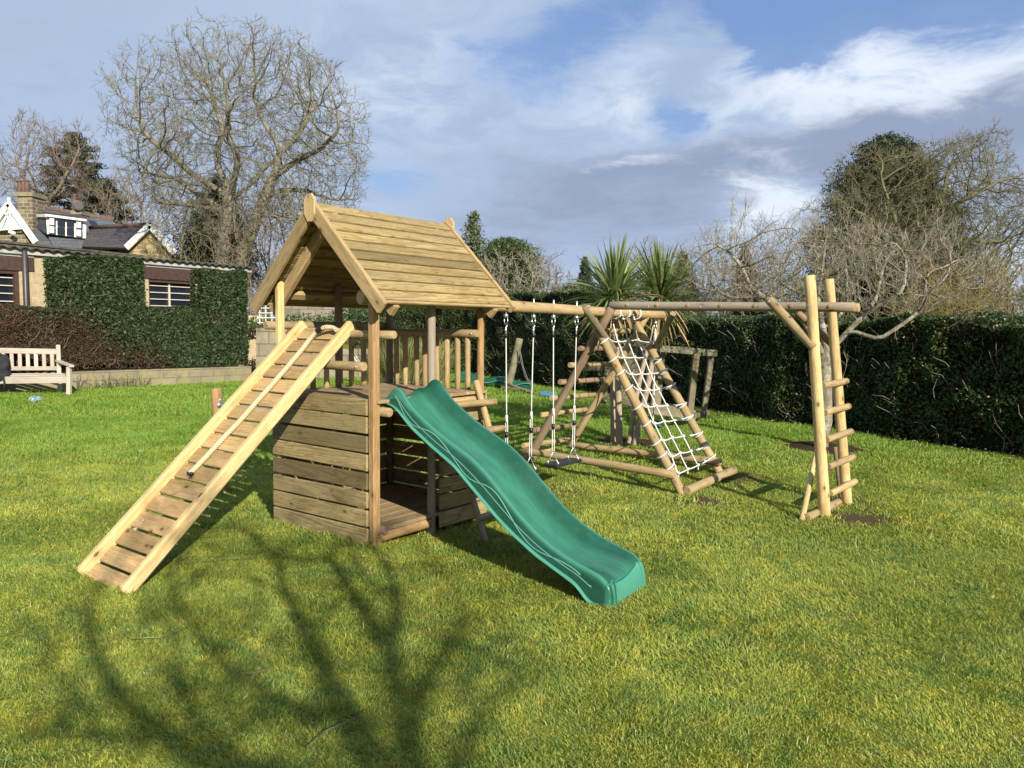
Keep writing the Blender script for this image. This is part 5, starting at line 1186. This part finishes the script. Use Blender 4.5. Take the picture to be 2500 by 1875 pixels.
# old green slide lying on the lawn
osl=MB(); vs2=[];fs2=[]; K2=46
for i in range(K2):
    t=i/(K2-1); x=1168+t*130; yb=934+t*16+2*math.sin(t*9); yt=925+4*math.sin(t*7+2)-3*math.sin(t*3.1)+t*8; Yd_=18.6-t*.4
    a=at(x,yb,Yd_);b_=at(x,yt,Yd_)
    for q,(dy,f) in enumerate(((0,0),(.0,.5),(.0,1.),(.06,1.02),(.10,.75),(.40,.72),(.44,1.0),(.50,1.0),(.5,0.))): vs2.append(a+(b_-a)*f+np.array([0,dy,0]))
fs2=[(i*9+j,i*9+j+1,(i+1)*9+j+1,(i+1)*9+j) for i in range(K2-1) for j in range(8)]+[tuple(range(9)),tuple(range((K2-1)*9+8,(K2-1)*9-1,-1))]
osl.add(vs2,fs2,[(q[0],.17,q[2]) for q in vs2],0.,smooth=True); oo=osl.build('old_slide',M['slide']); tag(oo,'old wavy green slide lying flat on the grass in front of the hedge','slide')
mb=MB(); mb.tube(np.array([at(1168+130*t,929+t*12+4*math.sin(t*12),18.55-.4*t) for t in np.linspace(0.02,.98,50)]),.012,n=4); mb.build('moulded_line',M['slideline'],oo)
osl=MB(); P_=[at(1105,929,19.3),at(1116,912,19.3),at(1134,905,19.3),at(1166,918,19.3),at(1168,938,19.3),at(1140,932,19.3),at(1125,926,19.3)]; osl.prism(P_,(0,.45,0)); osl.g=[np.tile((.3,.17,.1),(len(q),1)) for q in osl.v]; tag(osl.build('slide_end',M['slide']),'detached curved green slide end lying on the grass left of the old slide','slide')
mb=MB(); 
for k in range(3): mb.box(at(1322,956+k*3,16.6-k*.2),at(1356,960+k*3,16.4-k*.2),.10,.035)
tag(mb.build('blue_board',plain('pale_blue_plastic',(.10,.28,.38),.5,noise=.3)),'pale blue plastic board lying on the grass behind the swings','board')

# ------------------------------------------------------------------ bench, bag, bottles
bx=gpt(160,966); bench=empty('garden_bench',gpt(90,955),'weathered silvery wooden garden bench in front of the brown hedge','bench')
Yb=bx[1]
def zb(x,y): return (x*.3315,450+y*.3315)
def bb(name,a,b_,w_,h_,d0=0,d1=0,**k): 
    mb=MB(); mb.box(at(*a,Yb+d0),at(*b_,Yb+d1),w_,h_,bev=.008,**k); return mb.build(name,M['bench'],bench)
F1=lambda x,y:zb(x,y)
bb('front_leg',F1(508,1345),F1(508,1560),.085,.085); bb('back_leg',F1(428,1182),F1(440,1530),.085,.07,.52,.45)
bb('armrest',F1(424,1300),F1(530,1340),.10,.05,.50,-.05)
bb('top_rail',F1(-320,1218),F1(415,1232),.05,.12,.52,.52); bb('lower_rail',F1(-320,1358),F1(450,1355),.05,.09,.50,.50)
for k in range(12): bb('back_slat',F1(382-k*59.5,1240),F1(386-k*59.5,1350),.075,.02,.51,.49)
for k in range(4): bb('seat_slat',F1(-320,1416-k*6+(0 if k else 6)),F1(496-k*8,1414-k*6+(0 if k else 4)),.10,.025,.02+k*.13,.02+k*.13)
bb('apron',F1(-320,1452),F1(496,1442),.035,.13,-.02,-.02); bb('back_leg',F1(-290,1190),F1(-285,1530),.085,.07,.52,.45); bb('front_leg',F1(-300,1345),F1(-300,1570),.085,.085)
def blob(mb,c,rx,ry,rz,seed,n=22,m_=14,amp=.12):
    r=np.random.default_rng(seed); ph=r.random(6)*6; vs=[]
    for j in range(m_+1):
        th=PI*j/m_
        for i in range(n):
            a=2*PI*i/n; k=1+amp*(math.sin(3*a+ph[0]+2*th)+.7*math.sin(5*th+ph[1]+a)+.5*math.sin(7*a+ph[2]+3*th)); vs.append(c+np.array([rx*math.sin(th)*math.cos(a)*k,ry*math.sin(th)*math.sin(a)*k,rz*math.cos(th)*k]))
    fs=[(j*n+i,j*n+(i+1)%n,(j+1)*n+(i+1)%n,(j+1)*n+i) for j in range(m_) for i in range(n)]; mb.add(vs,fs,smooth=True)
mb=MB(); blob(mb,at(*F1(4,1350),Yb+.3),.19,.15,.25,3,amp=.13); blob(mb,at(*F1(-5,1410),Yb+.1),.24,.24,.14,4,amp=.07); blob(mb,at(*F1(25,1300),Yb+.36),.12,.10,.13,5,amp=.1)
bg_=mb.build('black_rucksack',M['bag']); tag(bg_,'black rucksack slumped on the bench seat at the left edge','bag')
mb=MB(); mb.tube(np.array([at(*F1(28,1430),Yb-.04),at(*F1(33,1460),Yb-.05),at(*F1(32,1510),Yb-.05)]),.022,n=6); mb.build('strap',M['bag'],bg_)
def bottle(px0,px1,label,r):
    a,b_=gpt(*zb(*px0))+Zv*.055,gpt(*zb(*px1))+Zv*.055; d=nrm(b_-a); L=.30; root=empty('plastic_bottle',a,label,'bottle','empty bottles on the grass')
    mb=MB(); prof=[(0,.030),(.01,.042),(.05,.044),(.10,.040),(.16,.044),(.21,.040),(.25,.022),(.27,.014),(.29,.014)]
    mb.tube(np.array([a+d*t for t,_ in prof]),[q*1.25 for _,q in prof],n=14); mb.build('body',M['bottle'],root)
    mb=MB(); mb.tube(np.array([a+d*.10,a+d*.17]),.0565,n=14,closed_ends=False); mb.build('paper_band',plain('blue_bottle_band',(.12,.30,.55) if r else (.75,.80,.80),.4),root)
    mb=MB(); mb.tube(np.array([a+d*.285,a+d*.31]),.022,n=10); mb.build('cap',M['white'],root)
bottle((250,1612),(175,1580),'clear plastic bottle with a whitish cap end, lying nearest the bench shadow on the grass',0); bottle((290,1600),(215,1588),'bluish plastic bottle lying on the grass to the right of the clear one',1)

# ------------------------------------------------------------------ trees
def bare_tree(name,label,cat,init,A,step,rmax,mat,seed,base,tip=.01,twigs=2,tl=.5,tr=.006,infl=None,kill=None,trop=(0,0,.05),group=None,updir=.3,power=2.2,jit=.25,sub2=True):
    root=empty(name,base,label,cat,group); N_,Pn=colonize(init,A,step,infl or step*9,kill or step*1.6,seed=seed,trop=trop,jit=jit)
    tree_mesh('branches',N_,Pn,M[mat],root,tip=tip,rmax=rmax,twigs=twigs,tl=tl,tr=tr,seed=seed,updir=updir,power=power,sub2=sub2); return root
def z8(x,y): return (.4295*x,250+.4295*y)
def pl8(pts,Yd,dys): return [at(*z8(x,y),Yd+d) for (x,y),d in zip(pts,dys)]
YT=30.
g0=at(540,640,YT); base1=np.array([at(545,640,YT)[0],YT,0.])
I=[[np.array([at(*z8(1262,900),YT)[0],YT,0]),at(*z8(1262,900),YT)]+pl8([(1270,760),(1300,620),(1310,540)],YT,[0,0,0]),
   pl8([(1310,540),(1150,440),(1080,400),(1000,320),(900,250),(800,150)],YT,[0,-.5,-.8,-1.2,-1.6,-2]),
   pl8([(1290,640),(1100,500),(1000,430),(850,410),(700,380)],YT,[0,.5,.8,1.2,1.6]),
   pl8([(1310,520),(1240,380),(1230,250),(1270,180),(1240,60),(1200,-60)],YT,[0,.3,.6,.6,.9,1]),
   pl8([(1310,530),(1340,420),(1350,300),(1290,180),(1300,40)],YT,[0,-.5,-1,-1.4,-1.6]),
   pl8([(1325,560),(1450,440),(1500,380),(1570,320),(1640,240)],YT,[0,.6,1,1.2,1.5]),
   pl8([(1270,620),(1050,580),(880,560),(860,480),(790,430)],YT,[0,-1.2,-2,-2.3,-2.5]),
   [np.array([at(*z8(1350,900),YT+.5)[0],YT+.5,0]),at(*z8(1350,900),YT+.5)]+pl8([(1440,720),(1505,530),(1560,420),(1590,280),(1545,180),(1480,80),(1440,-50)],YT+.5,[0]*7),
   pl8([(1560,430),(1680,330),(1800,280),(1920,170)],YT+.5,[0,-.5,-1,-1.5]),
   pl8([(1505,530),(1600,500),(1750,500),(1850,540),(1960,560)],YT+.5,[0,.8,1.2,1.6,2]),
   pl8([(1590,290),(1700,180),(1760,60),(1830,-40)],YT+.5,[0,.4,1,1.5]),
   pl8([(1470,640),(1600,640),(1690,660),(1800,640)],YT+.5,[0,-1,-1.6,-2])]
A=ell_pts(at(598,350,YT),4.9,4.2,4.5,7000,5,hollow=.5,lump=.14); A=A[(A[:,2]>at(500,575,YT)[2])&(A[:,2]<at(590,92,YT)[2])]
bare_tree('bare_tree','great leafless spreading tree with mossy twin trunks behind the outbuilding','tree',I,A,.22,.27,'bark',5,base1,tip=.0095,twigs=2,tl=.42,tr=.0080,trop=(0,0,.06),updir=.35,power=2.2,infl=2.4,kill=.28,jit=.16)
# bushy olive thicket round its feet
def thicket(name,label,cxy,rx,rz,Yd,mat,n,seed,zc=None,rad=.05,tl=.6,tr=.010,ry=1.5,group=None,twigs=2,tip=.012,stems=5,step=.3,cat='shrub'):
    c=at(*cxy,Yd); A=ell_pts(c,rx,ry,rz,n,seed,hollow=.2); A=A[A[:,2]>.6]; r=np.random.default_rng(seed); I=[]
    for i in range(stems):
        x=c[0]+r.uniform(-.5,.5)*rx; y=c[1]+r.uniform(-.4,.4)*ry; I.append([np.array([x,y,0.]),np.array([x+r.normal(0,.2),y,max(c[2]-rz*.8,.6)])])
    bare_tree(name,label,cat,I,A,step,rad,mat,seed,(c[0],c[1],0),tip=tip,twigs=twigs,tl=tl,tr=tr,group=group,trop=(0,0,.08))
thicket('bare_shrub','olive twiggy thicket at the foot of the great leafless tree',(480,600),1.9,1.6,29,'barko',420,41,rad=.07)
thicket('bare_shrub','brown twiggy shrub just left of the tower roof behind the yew hedge',(610,600),1.5,1.5,28,'barkb',420,42,rad=.05)
thicket('bare_shrub','grey brown thicket between the house roof and the great leafless tree',(330,520),2.6,2.4,43,'barkb',700,43,rad=.09,tr=.016,tl=.8,tip=.018)
thicket('bare_shrub','pale twiggy tree behind the tower gable at the great tree right side',(690,560),2.2,2.4,40,'barkb',500,44,rad=.08,tr=.014,tl=.8,tip=.016)
# left distance
def simple_tree(name,label,base_px,cxy,rx,rz,Yd,mat,n,seed,rmax,split=.35,tr=.016,tl=.9,tip=.02,twigs=2,group=None,step=.45,ry=None,limbs=6):
    c=at(*cxy,Yd); b_=at(*base_px,Yd); b0=np.array([b_[0],b_[1],0.]); r=np.random.default_rng(seed); s0=b_; sp=b_+(c-b_)*split
    I=[[b0,s0,sp]]
    for i in range(limbs):
        a=2*PI*i/limbs+r.random(); e=sp+np.array([math.cos(a)*rx*.6,math.sin(a)*rx*.5,rz*r.uniform(.3,.9)]); I.append([sp,(sp+e)/2+np.array([0,0,-rz*.08]),e])
    A=ell_pts(c,rx,ry or rx*.9,rz,n,seed,hollow=.4); bare_tree(name,label,'tree',I,A,step,rmax,mat,seed,b0,tip=tip,twigs=twigs,tl=tl,tr=tr,group=group,power=2.3)
simple_tree('bare_tree','leafless tree with fine fan of brown twigs behind the house chimney',(112,545),(118,400),2.75,2.7,47,'barkb',3000,51,.22,tr=.011,tl=.7,tip=.013,step=.3)
simple_tree('bare_tree','lower leafless tree at the left edge beyond the white gable',(10,560),(15,480),2.0,2.2,45,'barkb',900,52,.18,tr=.013,tip=.016)
simple_tree('bare_tree','twiggy brown tree standing right of the dark pine above the ridge',(260,560),(270,500),1.9,1.6,48,'barko',1100,53,.08,tr=.011,tip=.012,step=.3)
def conifer(name,label,base_px,top_px,width_px,Yd,mat,n,seed,kind='cone',leaf=.09,bark='barkb',droop=.15,dens=1.,low=.1,parent=None):
    b_=at(*base_px,Yd); t_=at(*top_px,Yd); W=width_px/F*Yd/2; root=empty(name,(b_[0],b_[1],0),label,'tree'); Hh=t_[2]-b_[2]; r=np.random.default_rng(seed)
    mb=MB(); mb.tube(np.array([[b_[0],b_[1],0],b_,b_*.5+t_*.5,t_-Zv*.1]),[.05*W+.08,.04*W+.07,.04*W+.03,.012],n=8); mb.build('trunk',M[bark],root)
    P=[];mbb=MB(); nb=int(n)
    for i in range(nb):
        q=(i+.5)/nb; h=low+(1-low)*q
        if kind=='cone': rr=W*(1-h)**.85*(.75+.5*r.random())+.05*W
        elif kind=='round': rr=W*math.sqrt(max(.03,1-(2*h-1)**2))*(.7+.4*r.random())
        else: rr=W*(1-max(h,0)**2.2)**.7*(.45+.75*r.random())
        a=i*2.4+r.random()*.8; c0=b_+(t_-b_)*h; e=c0+np.array([math.cos(a)*rr,math.sin(a)*rr,-droop*rr+(.25*rr if kind!='cone' else 0)]); mbb.tube(np.array([c0,(c0+e)/2+Zv*.05*rr,e]),[.03,.02,.008],n=3,closed_ends=False)
        m_=int(dens*(10+70*rr/W)); t=(.62+.42*r.random(m_)) if kind=='pine' else r.random(m_)**.6; spread=(.09*W+.03*rr) if kind=='pine' else .10*W+.13*rr
        c=c0+(e-c0)*t[:,None]; P.append(c+np.clip(r.normal(0,1,(m_,3)),-1.5,1.5)*np.array([spread,spread,spread*.42])*(.4+.7*t[:,None])-Zv*(.0))
    mbb.build('limb',M[bark],root); leaves('crown',np.vstack(P),leaf,M[mat],root,aspect=.38,nrmdir=np.array([[0,-.2,.5]]),seed=seed)
conifer('dark_conifer','dark green conifer standing behind the great leafless tree',(530,650),(535,432),185,35,'pine',230,61,leaf=.085,dens=2.6,low=-.1)
conifer('scots_pine','ragged dark pine showing through the leafless tree left of the great tree',(195,560),(178,325),165,50,'pine',70,62,kind='pine',leaf=.10,dens=4.0,low=.18)
conifer('scots_pine','low dark pine bough behind the second house chimney',(250,590),(265,440),120,46,'pine',45,63,kind='pine',leaf=.10,dens=3.2,low=.1)
# skyline beyond the hedge
conifer('slim_conifer','pale slender conifer rising right of the tower roof',(1156,740),(1156,517),112,26,'conif',80,64,leaf=.07,dens=1.2,low=.0,droop=.05)
conifer('evergreen_tree','rounded glossy evergreen beside the slender conifer',(1240,790),(1240,588),150,24,'shrub',190,65,kind='round',leaf=.05,dens=3.6,low=.02,droop=0)
conifer('small_conifer','small dark cypress left of the spiky palms',(1430,740),(1428,628),48,30,'pine',110,66,leaf=.07,dens=1.2,low=-.1)
conifer('small_conifer','dull green pointed conifer between the palms and the fruit tree',(1668,740),(1666,615),80,32,'conif',120,67,leaf=.08,dens=1.1,low=-.1)
conifer('small_conifer','dark cypress tip behind the left part of the fruit tree',(1820,760),(1818,600),70,28,'pine',110,68,leaf=.08,dens=1.1,low=-.1)
conifer('evergreen_tree','low olive evergreen crown over the far hedge left of the palms',(1400,790),(1395,700),110,27,'conif',110,69,kind='round',leaf=.06,dens=1.2,low=0,droop=0)
thicket('bare_shrub','leafless lichened shrub in front of the rounded evergreen',(1262,690),1.0,.9,22,'barkl',420,71,rad=.035,tr=.008,tl=.4,tip=.009,step=.18)
thicket('bare_shrub','leafless pinkish shrub right of the rounded evergreen',(1320,690),.9,.9,24,'barkb',260,72,rad=.04,tr=.008,tl=.5,tip=.010,step=.2)
simple_tree('bare_tree','pale hazy leafless tree behind the spiky palms',(1560,740),(1560,655),1.5,1.1,34,'barkb',900,73,.10,tr=.008,tl=.5,tip=.010,step=.25)
for i,(x,y,rx,rz,Yd,mt_,lb) in enumerate(((1730,700,2.6,1.3,27,'barko','olive twiggy bush beyond the hedge just right of the spiky palms'),(1900,690,2.4,1.4,24,'barkb','brown leafless bush behind the tall pale posts'),(2060,700,2.6,1.5,22,'barko','mossy leafless bush in front of the big dark pine'),(2190,690,2.4,1.5,27,'barkb','brown leafless bush at the foot of the big spreading tree'),(2330,640,2.6,1.7,26,'barko','olive leafless bush right of the big tree trunk'),(1350,735,3.,.8,30,'barko','low mixed twiggy scrub on the skyline left of the palms'),(1620,735,3.,.9,30,'barko','low mixed twiggy scrub behind the palms'))):
    thicket('bare_shrub',lb,(x,y),rx,rz,Yd,mt_,600,80+i,rad=.06,tr=.011,tl=.6,tip=.012,step=.28)
thicket('willow','yellow twigged willow beyond the hedge at the right edge',(2410,740),2.0,.95,20,'barky',520,91,rad=.05,tr=.008,tl=.7,tip=.009,step=.2,stems=9,twigs=3,cat='tree'); thicket('willow','lower yellow twigged willow close behind the hedge right of the big trunk',(2290,760),1.1,.5,18,'barky',260,92,rad=.03,tr=.007,tl=.5,tip=.008,step=.16,stems=7,twigs=3,cat='tree')
# far-off wood closing the horizon
r=np.random.default_rng(201); n_=60000; x=r.uniform(-50,60,n_); tz_=2.6+1.7*vnoise(x,x*0,.12,61)+1.2*vnoise(x,x*0,.5,62)+.8*ss(10,22,x); z=tz_*r.random(n_)**.8; dq=r.uniform(0,6,n_)+ (1-z/tz_)*-1
P=np.stack([x,60+dq,z+.2*r.normal(size=n_)*0],-1); fr=vnoise(x,z,.35,63)*.6+vnoise(x,z,1.5,64)*.4; kk_=fr>.52
wd_=leaves('distant_wood',P[kk_],.16,M['conif'],aspect=.4,seed=6); tag(wd_,kind='stuff'); wd_=leaves('distant_wood',P[~kk_],.20,M['litterb'],aspect=.18,seed=7,nrmdir=np.array([[0,-.3,0]])); tag(wd_,kind='stuff')
# big right tree with dark pine inside
YR=24.
def pr_(pts,dys=None,Yd=YR): return [at(1650+x*.3843,300+y*.3843,Yd+(dys[i] if dys else 0)) for i,(x,y) in enumerate(pts)]
tb0=pr_([(1480,1250)])[0]; I=[[np.array([tb0[0],tb0[1],0.]),tb0]+pr_([(1470,1130),(1500,980),(1530,850)]),
  pr_([(1530,850),(1600,700),(1700,560),(1850,470),(2050,380)],[0,-.3,-.6,-1,-1.2]),pr_([(1530,850),(1560,700),(1540,500),(1600,300),(1560,150)],[0,.3,.6,.8,1]),
  pr_([(1500,980),(1650,820),(1850,740),(2100,760)],[0,-.6,-1,-1.3]),pr_([(1500,950),(1380,780),(1250,620),(1100,520),(950,460)],[0,-.5,-1,-1.5,-1.6]),
  pr_([(1520,880),(1420,700),(1350,500),(1300,330)],[0,-.5,-1,-1.3]),pr_([(1600,700),(1700,450),(1750,250),(1800,130)],[0,.6,1,1.2]),pr_([(1500,960),(1700,900),(1900,930),(2150,1000)],[0,.6,1,1.3]),pr_([(1510,900),(1350,800),(1200,720),(1050,640)],[0,.6,1,1.2])]
A=ell_pts(at(2275,525,YR),2.95,2.6,2.3,6500,15,hollow=.5); A2=ell_pts(at(2090,560,YR),1.6,1.6,1.3,1800,16,hollow=.3)
bare_tree('bare_tree','large leafless olive tree with a wide domed crown at the right beyond the hedge','tree',I,np.vstack([A,A2]),.16,.20,'barko',15,(tb0[0],tb0[1],0),tip=.0072,twigs=3,tl=.30,tr=.0056,trop=(0,0,.12),power=2.15,infl=1.6,kill=.20,jit=.13)
conifer('dark_pine','dense dark pine standing inside the crown of the large olive tree',(2170,800),(2165,338),330,26.5,'pine',260,95,kind='pine',leaf=.060,dens=9,low=-.15,droop=-.05)
# fruit tree in the lawn
YF=gpt(2005,1095)[1]
def zz(pts,dys,Yd=None): return [at(1650+x*.3843,300+y*.3843,(Yd or YF)+d) for (x,y),d in zip(pts,dys)]
def zr(x,y): return (1700+.3617*x,750+.3617*y)
fb0=gpt(2003,1096); I=[[fb0-Zv*.05,at(*zr(862,820),YF),at(*zr(868,600),YF),at(*zr(866,400),YF),at(*zr(880,300),YF)],
 [at(*zr(872,320),YF)]+zz([(1050,1370),(1200,1225),(1330,1130),(1440,1080),(1560,1085)],[-.05,-.2,-.35,-.5,-.6]),
 [at(*zr(880,300),YF)]+zz([(1100,1315),(1200,1345),(1280,1385),(1400,1300),(1540,1210),(1590,1100),(1590,960)],[-.1,-.2,-.3,-.4,-.5,-.5,-.4]),
 [at(*zr(880,300),YF)]+zz([(930,1250),(905,1100),(920,960),(945,840),(950,700)],[0,.1,.15,.2,.2]),
 zz([(905,1120),(780,1080),(660,1010),(620,985),(680,930),(740,870)],[.1,.3,.5,.6,.7,.8]),
 [at(*zr(875,330),YF)]+zz([(760,1190),(590,1130),(470,1050),(420,920),(350,820),(250,760)],[.1,-.1,-.2,-.3,-.3,-.4]),
 zz([(1440,1080),(1460,960),(1470,860),(1400,760)],[-.5,-.5,-.4,-.4]),zz([(1200,1225),(1280,1100),(1300,960),(1340,860),(1380,800)],[-.2,.1,.2,.3,.3]),
 zz([(1000,1290),(1090,1130),(1080,1000),(1075,860),(1060,740)],[0,.4,.5,.6,.6]),zz([(560,1110),(440,1110),(340,1110),(290,1080)],[-.1,.1,.2,.2]),zz([(1540,1210),(1600,1100),(1700,1000),(1760,900)],[-.5,-.7,-.8,-.8]),
 [at(*zr(868,420),YF),at(*zr(960,340),YF-.3),at(*zr(1020,395),YF-.5)]]
A=np.vstack([ell_pts(at(1830,650,YF),.85,1.1,.62,900,25,hollow=.3),ell_pts(at(2010,640,YF),.8,1.0,.55,700,26,hollow=.3),ell_pts(at(2190,660,YF),.95,1.1,.60,1000,27,hollow=.3)])
bare_tree('fruit_tree','old leafless fruit tree with pale lichened crooked limbs behind the tall pale posts','tree',I,A,.085,.085,'barkl',25,fb0,tip=.0036,twigs=1,tl=.30,tr=.0032,trop=(0,0,.10),updir=.7,power=2.1,jit=.2)
# garden tree behind the viewer whose shadow falls across the front lawn
def lift(px,py,off=0.):
    g=gpt(px,py); Bt=np.array([3.6,-5.8,0]); t=((Bt-g)@SH+off)/(SV@SH); return g+SV*t
dsp=lambda pts,o=0.:[lift(x*1.1302,y*1.1302,o+random.uniform(-.25,.25)) for x,y in pts]
st=lift(1010,1990); I=[[np.array([3.6,-5.8,0]),np.array([st[0]+.1,st[1],st[2]-1.2]),st],
  [st]+dsp([(800,1620),(740,1565),(560,1485),(450,1400),(385,1320),(372,1240)]),[st]+dsp([(880,1600),(860,1510),(840,1400),(858,1300),(830,1210)]),
  [st]+dsp([(700,1700),(430,1650),(270,1520),(200,1400),(175,1290)],.3),dsp([(560,1690),(430,1570),(400,1500),(330,1400)],.3),dsp([(740,1565),(700,1450),(640,1330),(600,1230)],-.3),dsp([(860,1510),(960,1420),(1000,1330)],-.3),
  [st]+dsp([(1000,1600),(1060,1500),(1200,1440)],.2),dsp([(330,1570),(200,1600),(100,1560)],.2),dsp([(840,1400),(760,1300),(720,1200),(700,1150)],.2)]
r=np.random.default_rng(77); A=[]
for _ in range(900):
    x,y=r.uniform(60,1180),r.uniform(1120,1640)
    if ((x-560)/560)**2+((y-1420)/330)**2>1: continue
    if x<330 and (y<1300 or r.random()<.5): continue
    A.append(lift(x*1.1302,y*1.1302,r.uniform(-.9,.9)))
bare_tree('garden_tree','leafless garden tree standing behind the viewer and shading the front lawn','tree',I,np.array(A),.13,.155,'bark',77,(3.6,-5.8,0),tip=.0095,twigs=2,tl=.28,tr=.005,power=2.15,jit=.12)
# ------------------------------------------------------------------ litter on the lawn
r=np.random.default_rng(12); 
mb=MB()
spots=[(905+r.normal(0,60),1385+r.normal(0,25)) for _ in range(26)]+[(1010+r.normal(0,40),1300+abs(r.normal(0,18))) for _ in range(6)]+[(r.uniform(1850,2480),1000+ (r.uniform(0,1)*120)) for _ in range(0)]
for (x,y) in spots:
    g=gpt(x,y)+Zv*.028; a=r.random()*6; L=r.uniform(.006,.02); e1=np.array([math.cos(a),math.sin(a),.1])*L; e2=np.array([-math.sin(a),math.cos(a),.3])*L*.35; mb.add([g-e1,g-e2,g+e1,g+e2],[(0,1,2,3)])
tag(mb.build('wood_chips',M['pale']),kind='stuff')
mb=MB()
for i in range(260):
    t=r.random(); q=hx0+hd*(-3+t*9.5)+np.array([-1,-.4])*abs(r.normal(0,.10)); g=np.array([q[0],q[1],float(gz(*q))+.03+.03*r.random()]); a=r.random()*6; L=r.uniform(.01,.03); e1=np.array([math.cos(a),math.sin(a),.3*r.normal()])*L; e2=np.array([-math.sin(a),math.cos(a),.5])*L*.5; mb.add([g-e1,g-e2,g+e1,g+e2],[(0,1,2,3)])
tag(mb.build('leaf_litter',M['litter']),kind='stuff')
for i,(pts,m_,lb) in enumerate(((((470,1383),(540,1381),(618,1374)),'reed','straight straw stalk lying between the ramp foot and the tower'),(((300,1567),(320,1580),(390,1580),(460,1555)),'reed','curved straw stalk on the lawn below the ramp foot'),(((605,1670),(640,1662),(665,1652)),'barkb','short dark fallen twig in the tree shadow'),(((750,1850),(800,1808),(885,1776)),'barkb','long dark fallen twig near the bottom edge'))):
    mb=MB(); mb.tube(np.array([gpt(x,y)+Zv*(.04+.005*k) for k,(x,y) in enumerate(pts)]),.0022 if m_=='reed' else .003,n=4); tag(mb.build('stalk' if m_=='reed' else 'twig',M[m_]),lb,'stalk' if m_=='reed' else 'twig')
